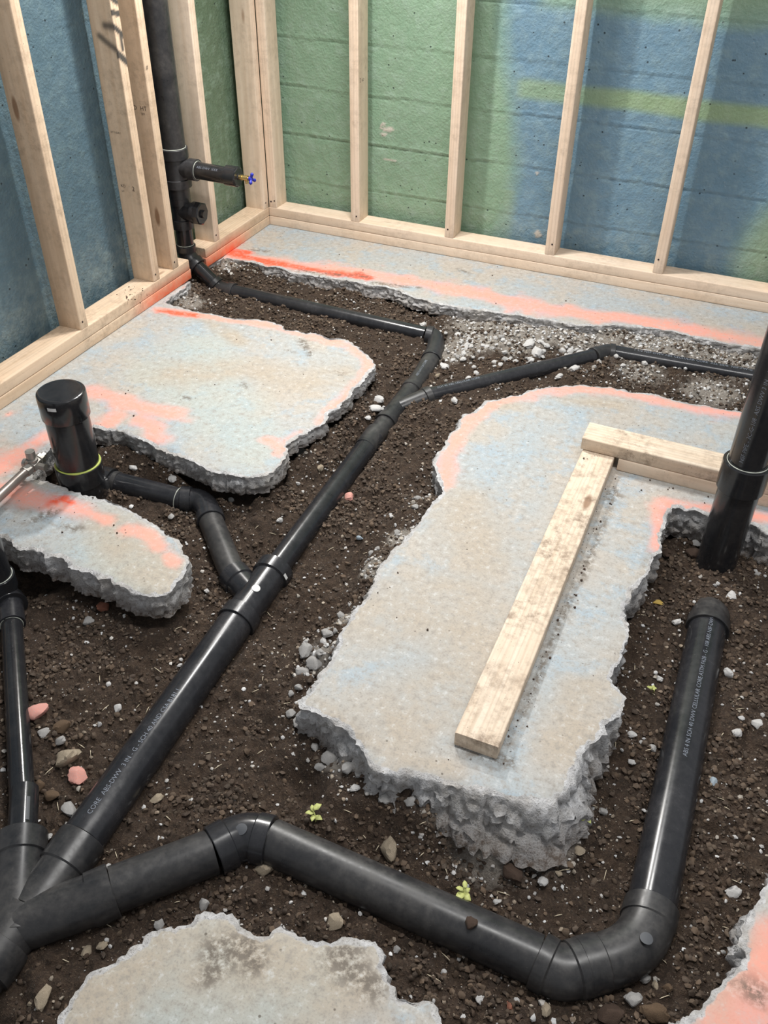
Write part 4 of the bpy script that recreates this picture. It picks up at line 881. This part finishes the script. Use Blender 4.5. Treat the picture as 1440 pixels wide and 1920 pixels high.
RL = [(818, 597, 15, 'w'), (794, 611, 14, 'w'), (811, 609, 9, 'w'), (858, 613, 18, 'w'), (869, 591, 10, 'w'), (909, 604, 13, 'w'), (927, 609, 17, 'w'), (858, 630, 15, 'w'), (992, 649, 25, 'w'), (1013, 643, 15, 'w'), (1007, 666, 28, 'w'), (996, 677, 12, 'w'), (868, 676, 14, 'w'), (834, 691, 20, 'w'), (893, 701, 12, 'w'),
      (820, 706, 12, 't'), (878, 711, 12, 'w'), (852, 753, 15, 'w'), (1047, 709, 18, 'w'), (1077, 693, 18, 'w'), (951, 632, 30, 't'), (1069, 659, 13, 'w'), (1100, 682, 16, 'w'), (1095, 699, 14, 'g'), (1121, 672, 12, 'w'), (1225, 630, 20, 'w'), (1246, 641, 28, 'g'), (1264, 661, 15, 'w'), (1279, 672, 18, 'w'), (1305, 662, 28, 'b'),
      (1327, 670, 20, 'w'), (1345, 669, 14, 't'), (1371, 679, 20, 'w'), (1312, 650, 16, 'w'), (1237, 667, 14, 'w'), (1215, 657, 14, 'w'), (1295, 745, 11, 'w'), (1402, 660, 13, 'w'), (1155, 640, 12, 'w'), (1180, 655, 13, 'w'), (1130, 640, 10, 'g'), (1090, 640, 11, 'w'), (1385, 665, 12, 'w'), (1200, 640, 11, 'w'), (1040, 632, 10, 'w'), (968, 613, 9, 'g'),
      (705, 770, 26, 'w'), (711, 751, 18, 'w'), (689, 742, 16, 'w'), (690, 786, 14, 'w'), (563, 850, 26, 'w'), (559, 908, 10, 'w'), (601, 879, 14, 't'), (525, 977, 14, 'w'), (674, 1010, 15, 'u'), (734, 970, 11, 'w'), (785, 937, 17, 'g'), (778, 952, 16, 'g'), (640, 1156, 18, 'g'), (662, 1150, 12, 'g'), (655, 1134, 10, 'w'),
      (697, 1040, 14, 'g'), (708, 1030, 12, 'g'), (690, 1055, 12, 'g'), (745, 1000, 14, 'g'), (600, 1160, 8, 'w'), (388, 1110, 15, 'w'), (573, 1222, 34, 'g'), (590, 1246, 34, 'g'), (612, 1190, 24, 'g'), (566, 1262, 26, 'g'), (564, 1358, 32, 'g'), (620, 1424, 32, 'g'), (591, 1402, 18, 'g'), (640, 1410, 26, 'g'), (580, 1372, 22, 'g'), (610, 1385, 26, 'g'), (730, 1596, 46, 't'), (673, 1453, 20, 'g'), (700, 1478, 24, 'g'),
      (788, 1570, 10, 'w'), (770, 1734, 18, 't'), (744, 1781, 16, 'g'), (832, 1823, 11, 'w'), (901, 1871, 22, 'w'), (930, 1692, 14, 'w'), (496, 1632, 34, 't'), (628, 1730, 34, 't'), (1184, 1379, 18, 'w'), (1223, 1404, 20, 'g'), (1184, 1430, 14, 'w'), (1203, 1393, 12, 'w'), (1131, 1523, 20, 'g'), (1055, 1572, 34, 'g'),
      (1095, 1563, 22, 'g'), (1086, 1596, 20, 't'), (1018, 1654, 20, 'w'), (1048, 1639, 14, 't'), (1421, 1362, 28, 'w'), (1381, 1377, 24, 'w'), (1390, 1348, 14, 'w'), (1337, 1468, 19, 'u'), (1374, 1676, 27, 'w'), (1208, 1836, 28, 'g'), (1186, 1876, 34, 'g'), (1226, 1902, 50, 'b'), (1146, 1905, 44, 'd'), (1228, 1849, 18, 't'),
      (1024, 1896, 26, 't'), (1252, 1854, 20, 'b'), (956, 1887, 18, 'r'), (969, 1878, 12, 'w'), (1235, 1275, 20, 'w'), (1365, 1264, 20, 'w'), (1268, 1169, 22, 'w'), (1372, 1121, 28, 'w'), (1420, 1078, 14, 'g'), (71, 1337, 40, 'p'), (146, 1459, 36, 'p'), (128, 1424, 48, 't'), (82, 1377, 26, 'g'), (113, 1391, 22, 'g'), (131, 1521, 36, 'g'),
      (93, 1570, 13, 'w'), (222, 1329, 20, 'w'), (337, 1249, 12, 'w'), (75, 1475, 24, 'b'), (97, 1495, 30, 'b'), (117, 1366, 32, 'b'), (164, 1785, 26, 't'), (193, 1774, 20, 't'), (82, 1873, 42, 't'), (58, 1883, 14, 't'), (299, 1734, 22, 'g'), (383, 1697, 26, 'g'), (295, 1500, 24, 't'), (36, 1545, 10, 't'), (166, 1167, 22, 'g'), (193, 1141, 24, 'r'),
      (250, 879, 16, 'w'), (324, 899, 16, 'w'), (434, 939, 14, 'w'), (321, 970, 14, 'g'), (270, 853, 12, 'g'), (67, 1043, 30, 'r'), (654, 934, 22, 'p'), (395, 1590, 1, 'd'), (1346, 1095, 10, 'w'), (1000, 1640, 12, 'd'), (960, 1640, 40, 'd'), (1300, 1040, 30, 'd'), (1250, 1040, 26, 'd'), (1400, 1040, 34, 'd'), (600, 1225, 22, 'g'), (560, 1290, 18, 'g'), (607, 1206, 18, 'w'), (628, 1185, 14, 'g'), (546, 1302, 14, 'g'), (600, 1440, 20, 'g'), (652, 1442, 26, 'g'), (690, 1462, 22, 'g'), (665, 1480, 20, 'w'), (722, 1500, 26, 'g'), (640, 1395, 28, 'g'), (600, 1375, 24, 'g'), (545, 1340, 20, 'g'), (770, 1505, 24, 'g'), (840, 1535, 20, 'g'), (895, 1560, 22, 'g'), (950, 1580, 26, 'g'), (1000, 1575, 24, 'g'), (1045, 1545, 30, 'g'), (1080, 1520, 26, 'g'), (1095, 1490, 22, 'g'), (575, 1205, 14, 'w'), (1300, 960, 26, 'g'), (1330, 985, 24, 'g'), (1306, 1020, 16, 'w')]
KK = dict(w='white', g='grey', t='tan', b='brown', d='dark', p='pink', r='red', u='blue')
SPEC = {(71, 1337): 'pink-painted concrete chip beside the thin left pipe, farther of the two', (146, 1459): 'pink-painted concrete chip beside the main drain, nearer of the two', (654, 934): 'flat pink chip in the soil right of the middle of the main drain', (128, 1424): 'largest flat tan stone left of the main drain',
        (730, 1596): 'large lone tan stone on the soil above the near drain run', (674, 1010): 'lone bluish chip on the soil right of the main drain', (1337, 1468): 'bluish chip right of the long right-hand drain', (67, 1043): 'brown-red brick lump under the slab tongue at the left edge', (956, 1887): 'small brick-red chip at the near edge below the drain bend',
        (193, 1141): 'brick-red chip just below the slab tongue', (1226, 1902): 'rounded brown lump at the bottom edge right of the grey stones', (1146, 1905): 'dark round clod at the bottom edge below the drain bend', (496, 1632): 'tan stone touching the near drain bend', (1305, 662): 'brown clod among the white rubble behind the thin right-hand drain',
        (951, 632): 'large flat tan stone in the pale rubble near the back slab', (563, 850): 'white stone tucked under the right edge of the left slab', (705, 770): 'biggest white stone beside the upper wye', (82, 1873): 'large tan stone left of the near slab'}
RL = [r for r in RL if r[2] > 5]
for (u, v, s, k) in RL: rock(u, v, s, KK[k], label=SPEC.get((u, v)))
# clod resting on the near pipe
P, n = surf(P5a, P5b, 883, 1734, R3); rock(883, 1734, 26, 'dark', P=P, sink=.1, label='dark soil clod resting on top of the near drain run')
rnd = random.Random(5)
def free(u, v):
    p = on_soil(u, v)
    for pl in POLYS:
        if bool(inpoly(np.array([p.x]), np.array([p.y]), pl)[0]): return False
    z0 = at(u, v, 0.0)
    for pl in POLYS:
        if bool(inpoly(np.array([z0.x]), np.array([z0.y]), pl)[0]): return False
    return True
BOX = [((850, 600, 1430, 690), 70, 8, 14, 'wwwg'), ((820, 600, 900, 690), 16, 6, 11, 'www'), ((1080, 630, 1420, 670), 26, 9, 15, 'wwwg'), ((1150, 1200, 1440, 1700), 18, 9, 15, 'wgt'), ((1050, 1600, 1330, 1900), 14, 9, 16, 'wgtb')]
for (x0, y0, x1, y1), n_, s0, s1, ks in BOX:
    k = 0
    while k < n_ and NR < 296:
        u = rnd.uniform(x0, x1); v = rnd.uniform(y0, y1)
        if free(u, v): rock(u, v, rnd.uniform(s0, s1), KK[rnd.choice(ks)]); k += 1
print('rocks', NR)

# small gravel and crumbs nobody could count
def scatter(name, N, size, tint, dens, seed, base=None, label=None, cat=None, sub=0, flat=.8):
    rs = np.random.RandomState(seed); t = (1 + 5 ** .5) / 2
    iv = np.array([(-1, t, 0), (1, t, 0), (-1, -t, 0), (1, -t, 0), (0, -1, t), (0, 1, t), (0, -1, -t), (0, 1, -t), (t, 0, -1), (t, 0, 1), (-t, 0, -1), (-t, 0, 1)]) / math.sqrt(1 + t * t)
    it = np.array([(0, 11, 5), (0, 5, 1), (0, 1, 7), (0, 7, 10), (0, 10, 11), (1, 5, 9), (5, 11, 4), (11, 10, 2), (10, 7, 6), (7, 1, 8), (3, 9, 4), (3, 4, 2), (3, 2, 6), (3, 6, 8), (3, 8, 9), (4, 9, 5), (2, 4, 11), (6, 2, 10), (8, 6, 7), (9, 8, 1)])
    X = []; 
    while sum(len(a) for a in X) < N:
        x = rs.uniform(GX0 + .1, 2.75, 60000); y = rs.uniform(-3.0, -.02, 60000)
        u = ub[np.clip(((x - GX0) / ST).astype(int), 0, nx - 1), np.clip(((y - GY0) / ST).astype(int), 0, ny - 1)] < .42
        k = u & (rs.rand(60000) < dens(x, y)); 
        # thin out with distance from the lens: nearer crumbs are needed
        X.append(np.stack([x[k], y[k]], 1))
    X = np.concatenate(X)[:N]; x, y = X[:, 0], X[:, 1]; n = len(x)
    zz = gz[np.clip(((x - GX0) / ST).astype(int), 0, nx - 1), np.clip(((y - GY0) / ST).astype(int), 0, ny - 1)]
    s = size[0] + (size[1] - size[0]) * rs.rand(n) ** 3
    sc3 = np.stack([s, s * rs.uniform(.6, 1, n), s * rs.uniform(.5, flat, n)], 1)
    j = 1 + .5 * (rs.rand(n, 12) - .5); loc = iv[None] * j[:, :, None] * sc3[:, None, :] * .5
    th = rs.uniform(0, 6.28, n); ph = rs.uniform(-.7, .7, n); c, s_ = np.cos(th)[:, None], np.sin(th)[:, None]; c2, s2 = np.cos(ph)[:, None], np.sin(ph)[:, None]
    lx, ly, lz = loc[..., 0], loc[..., 1], loc[..., 2]; ly, lz = ly * c2 - lz * s2, ly * s2 + lz * c2; lx, ly = lx * c - ly * s_, lx * s_ + ly * c
    co = np.stack([lx + x[:, None], ly + y[:, None], lz + (zz + s * .18)[:, None]], -1).reshape(-1, 3)
    tr = (it[None] + (np.arange(n) * 12)[:, None, None]).reshape(-1, 3); me = npmesh(name, co, tris=tr)
    a = me.attributes.new('tint', 'FLOAT_COLOR', 'POINT'); cols = np.array(tint); ci = cols[rs.randint(0, len(cols), n)] * rs.uniform(.75, 1.15, (n, 1)); cc = np.ones((n * 12, 4), np.float32); cc[:, :3] = np.repeat(ci, 12, 0); a.data.foreach_set('color', cc.ravel())
    me.materials.append(STONE); o = bpy.data.objects.new(name, me); C.objects.link(o); me.shade_smooth(); me.set_sharp_from_angle(angle=math.radians(45)); tag(o, label, cat, None, 'stuff'); return o
RIM = [(800, 930, -.04, .05, .8), (760, 985, -.04, .06, 1), (710, 1045, -.05, .05, 1), (675, 1110, -.05, .05, .9), (640, 1165, -.06, .05, .9), (590, 1240, -.08, .06, 1), (570, 1350, -.1, .06, .7), (620, 1410, -.1, .07, 1), (700, 1480, -.11, .07, .9), (850, 1530, -.11, .1, .9), (960, 1560, -.11, .1, .9), (1080, 1520, -.12, .07, .7), (1290, 990, -.09, .05, .8), (520, 1748, -.1, .05, .6), (600, 860, -.06, .06, .5)]
gzn = lambda x, y: zone(x, y, GRAVEL)
def edge_d(x, y):
    """denser rubble where slabs broke"""
    i = np.clip(((x - GX0) / ST).astype(int), 0, nx - 1); j = np.clip(((y - GY0) / ST).astype(int), 0, ny - 1); return np.clip(ub2[i, j] * 1.8, 0, 1)
ub2 = blur(under.astype(float), 70)
scatter('gravel', 5200, (.003, .015), [(.62, .61, .60), (.55, .52, .48), (.42, .38, .33), (.66, .66, .66)], lambda x, y: np.clip(gzn(x, y) ** 1.5 + .02, 0, 1), 11, label='pale crushed gravel strewn over the soil in front of the back slab', cat='gravel')
scatter('rubble_grit', 11000, (.002, .0105), [(.50, .48, .46), (.40, .34, .27), (.58, .57, .56), (.30, .24, .18), (.20, .15, .11)], lambda x, y: .09 + .5 * edge_d(x, y) * (vn(x, y, 9, 3) > .35) + .9 * zone(x, y, RIM), 12, label='grey and tan grit strewn over the soil in all the trenches', cat='grit')
scatter('soil_crumbs', 62000, (.0025, .016), [(.055, .034, .021), (.085, .055, .035), (.12, .08, .052), (.065, .042, .028), (.045, .028, .018)], lambda x, y: (.25 + .75 * (fbm(x, y, 8, 3, 5) > .5)) * (1 - .8 * np.clip(gzn(x, y), 0, 1)), 13, label='dark brown crumbs of loose soil filling the trenches', cat='soil')
# crumbs on the slabs and boards
def crumbs_on(name, spots, z, label, cat, seed, n, spread):
    rs = random.Random(seed); m = MB(); me0 = rock_mesh('tmp', 1, 3)
    vs0 = [v.co.copy() for v in me0.vertices]; fs0 = [tuple(p.vertices) for p in me0.polygons]
    for k in range(n):
        u, v = rs.choice(spots); p = at(u + rs.gauss(0, spread[0]), v + rs.gauss(0, spread[1]), z); s = .0015 + .006 * rs.random() ** 3
        q = Matrix.Rotation(rs.random() * 6, 3, 'Z'); m.add(([p + q @ (v0 * s) + V((0, 0, s * .3)) for v0 in vs0], fs0))
    o = m.build(name, SM['dark'], None, 180); tag(o, label, cat, None, 'stuff')
line = lambda a, b, n: [(a[0] + (b[0] - a[0]) * k / n, a[1] + (b[1] - a[1]) * k / n) for k in range(n + 1)]
crumbs_on('soil_crumbs', line((1165, 870), (955, 1395), 30), .0, 'dark soil crumbs lying on the slab along the right side of the long board', 'soil', 1, 130, (11, 14))
crumbs_on('soil_crumbs', [(1125, 846), (1120, 850)], .038, 'black soil crumbs on the far end of the long board', 'soil', 2, 26, (20, 8))
crumbs_on('soil_crumbs', line((1190, 885), (1330, 925), 8) + [(1240, 1500), (700, 1100), (900, 1000), (1060, 790), (800, 1180), (1130, 1250), (1000, 1100), (650, 1270), (880, 1400)], .0, 'stray soil crumbs scattered over the centre slab', 'soil', 3, 60, (30, 20))
crumbs_on('soil_crumbs', [(350, 700), (450, 740), (250, 760), (500, 640), (560, 500), (700, 480), (900, 520), (800, 500), (1100, 560), (150, 970), (200, 1000)], .0, 'stray soil crumbs scattered over the left and back slabs', 'soil', 4, 60, (60, 25))
crumbs_on('soil_crumbs', [(255, 545), (262, 552), (240, 550)], .076, 'dark crumbs lying on the left plate below the paired studs', 'soil', 6, 40, (14, 6))
# splinters
m = MB(); rs = random.Random(8)
for k in range(150):
    u = rs.uniform(20, 1430); v = rs.uniform(880, 1900)
    if not free(u, v): continue
    p = on_soil(u, v) + V((0, 0, .002)); a = rs.random() * 6.28; L = rs.uniform(.004, .013); d = V((math.cos(a), math.sin(a), rs.uniform(-.2, .3))) * L; m.add(tube_data([p - d, p + d * .2 + V((0, 0, .001)), p + d], [.0006, .0009, .0005], 5))
o = m.build('wood_splinters', STRAW, None, 180); tag(o, 'tiny straw-coloured wood splinters strewn over the trench soil', 'splinters', None, 'stuff')

# ================================================================ SPROUTS
def sprout(u, v, h, label, seed, dead=False):
    rs = random.Random(seed); base = on_soil(u, v); e = empty('weed_sprout', base); tag(e, label, 'plant')
    m = MB(); lean = V((rs.uniform(-.5, .5), rs.uniform(-.2, .5), 1)).normalized(); tipp = base + lean * h
    m.add(tube_data([base, base + lean * h * .5 + V((.003, 0, 0)), tipp], [.0016, .0014, .001], 8)); m.build('stem', SPROUT, e, 180)
    for k in range(5):
        a = k * 1.3 + seed; d = V((math.cos(a), math.sin(a), .55)).normalized(); s = V((-math.sin(a), math.cos(a), .1)); L = h * rs.uniform(.45, .8); q = tipp - lean * h * .12 * k
        vs = []; fs = []
        for i in range(6):
            t = i / 5; w_ = L * .28 * math.sin(math.pi * (t * .85 + .12)); c = q + d * L * t + V((0, 0, -L * .35 * t * t))
            for j in (-1, 0, 1): vs.append(c + s * w_ * j + V((0, 0, .12 * w_ * abs(j) + .25 * w_ * math.sin(i * 2.5 + j))))
        for i in range(5):
            for j in range(2): fs.append((i * 3 + j, i * 3 + j + 1, i * 3 + j + 4, i * 3 + j + 3))
        o = MB().add((vs, fs)).build('leaf', SPROUT, e, 180); md = o.modifiers.new('t', 'SOLIDIFY'); md.thickness = .0005
    return e
sprout(592, 1545, .03, 'pale green sprout above the near drain bend', 1)
sprout(852, 1690, .036, 'pale green sprout just above the near drain run', 2)
sprout(1100, 1548, .024, 'yellow-green sprout below the near right corner of the centre slab', 3)
sprout(1225, 1300, .022, 'pale sprout left of the long right-hand drain', 4)
def leaf(u, v, L, ang, label):
    p = on_soil(u, v) + V((0, 0, .006)); d = V((math.cos(ang), math.sin(ang), .05)); s = V((-d.y, d.x, 0)); vs = []; fs = []
    for i in range(8):
        t = i / 7; w_ = L * .3 * math.sin(math.pi * (t * .9 + .05)); c = p + d * L * (t - .5) + V((0, 0, .3 * L * math.sin(t * 4) * .3))
        for j in (-1, -.5, 0, .5, 1): vs.append(c + s * w_ * j + V((0, 0, .35 * w_ * j * j)))
    for i in range(7):
        for j in range(4): fs.append((i * 5 + j, i * 5 + j + 1, i * 5 + j + 6, i * 5 + j + 5))
    o = MB().add((vs, fs)).build('dead_leaf', LEAF, None, 180); md = o.modifiers.new('t', 'SOLIDIFY'); md.thickness = .0006; tag(o, label, 'leaf')
leaf(1234, 1135, .028, .2, 'curled yellow dead leaf by the foot of the standing pipe')
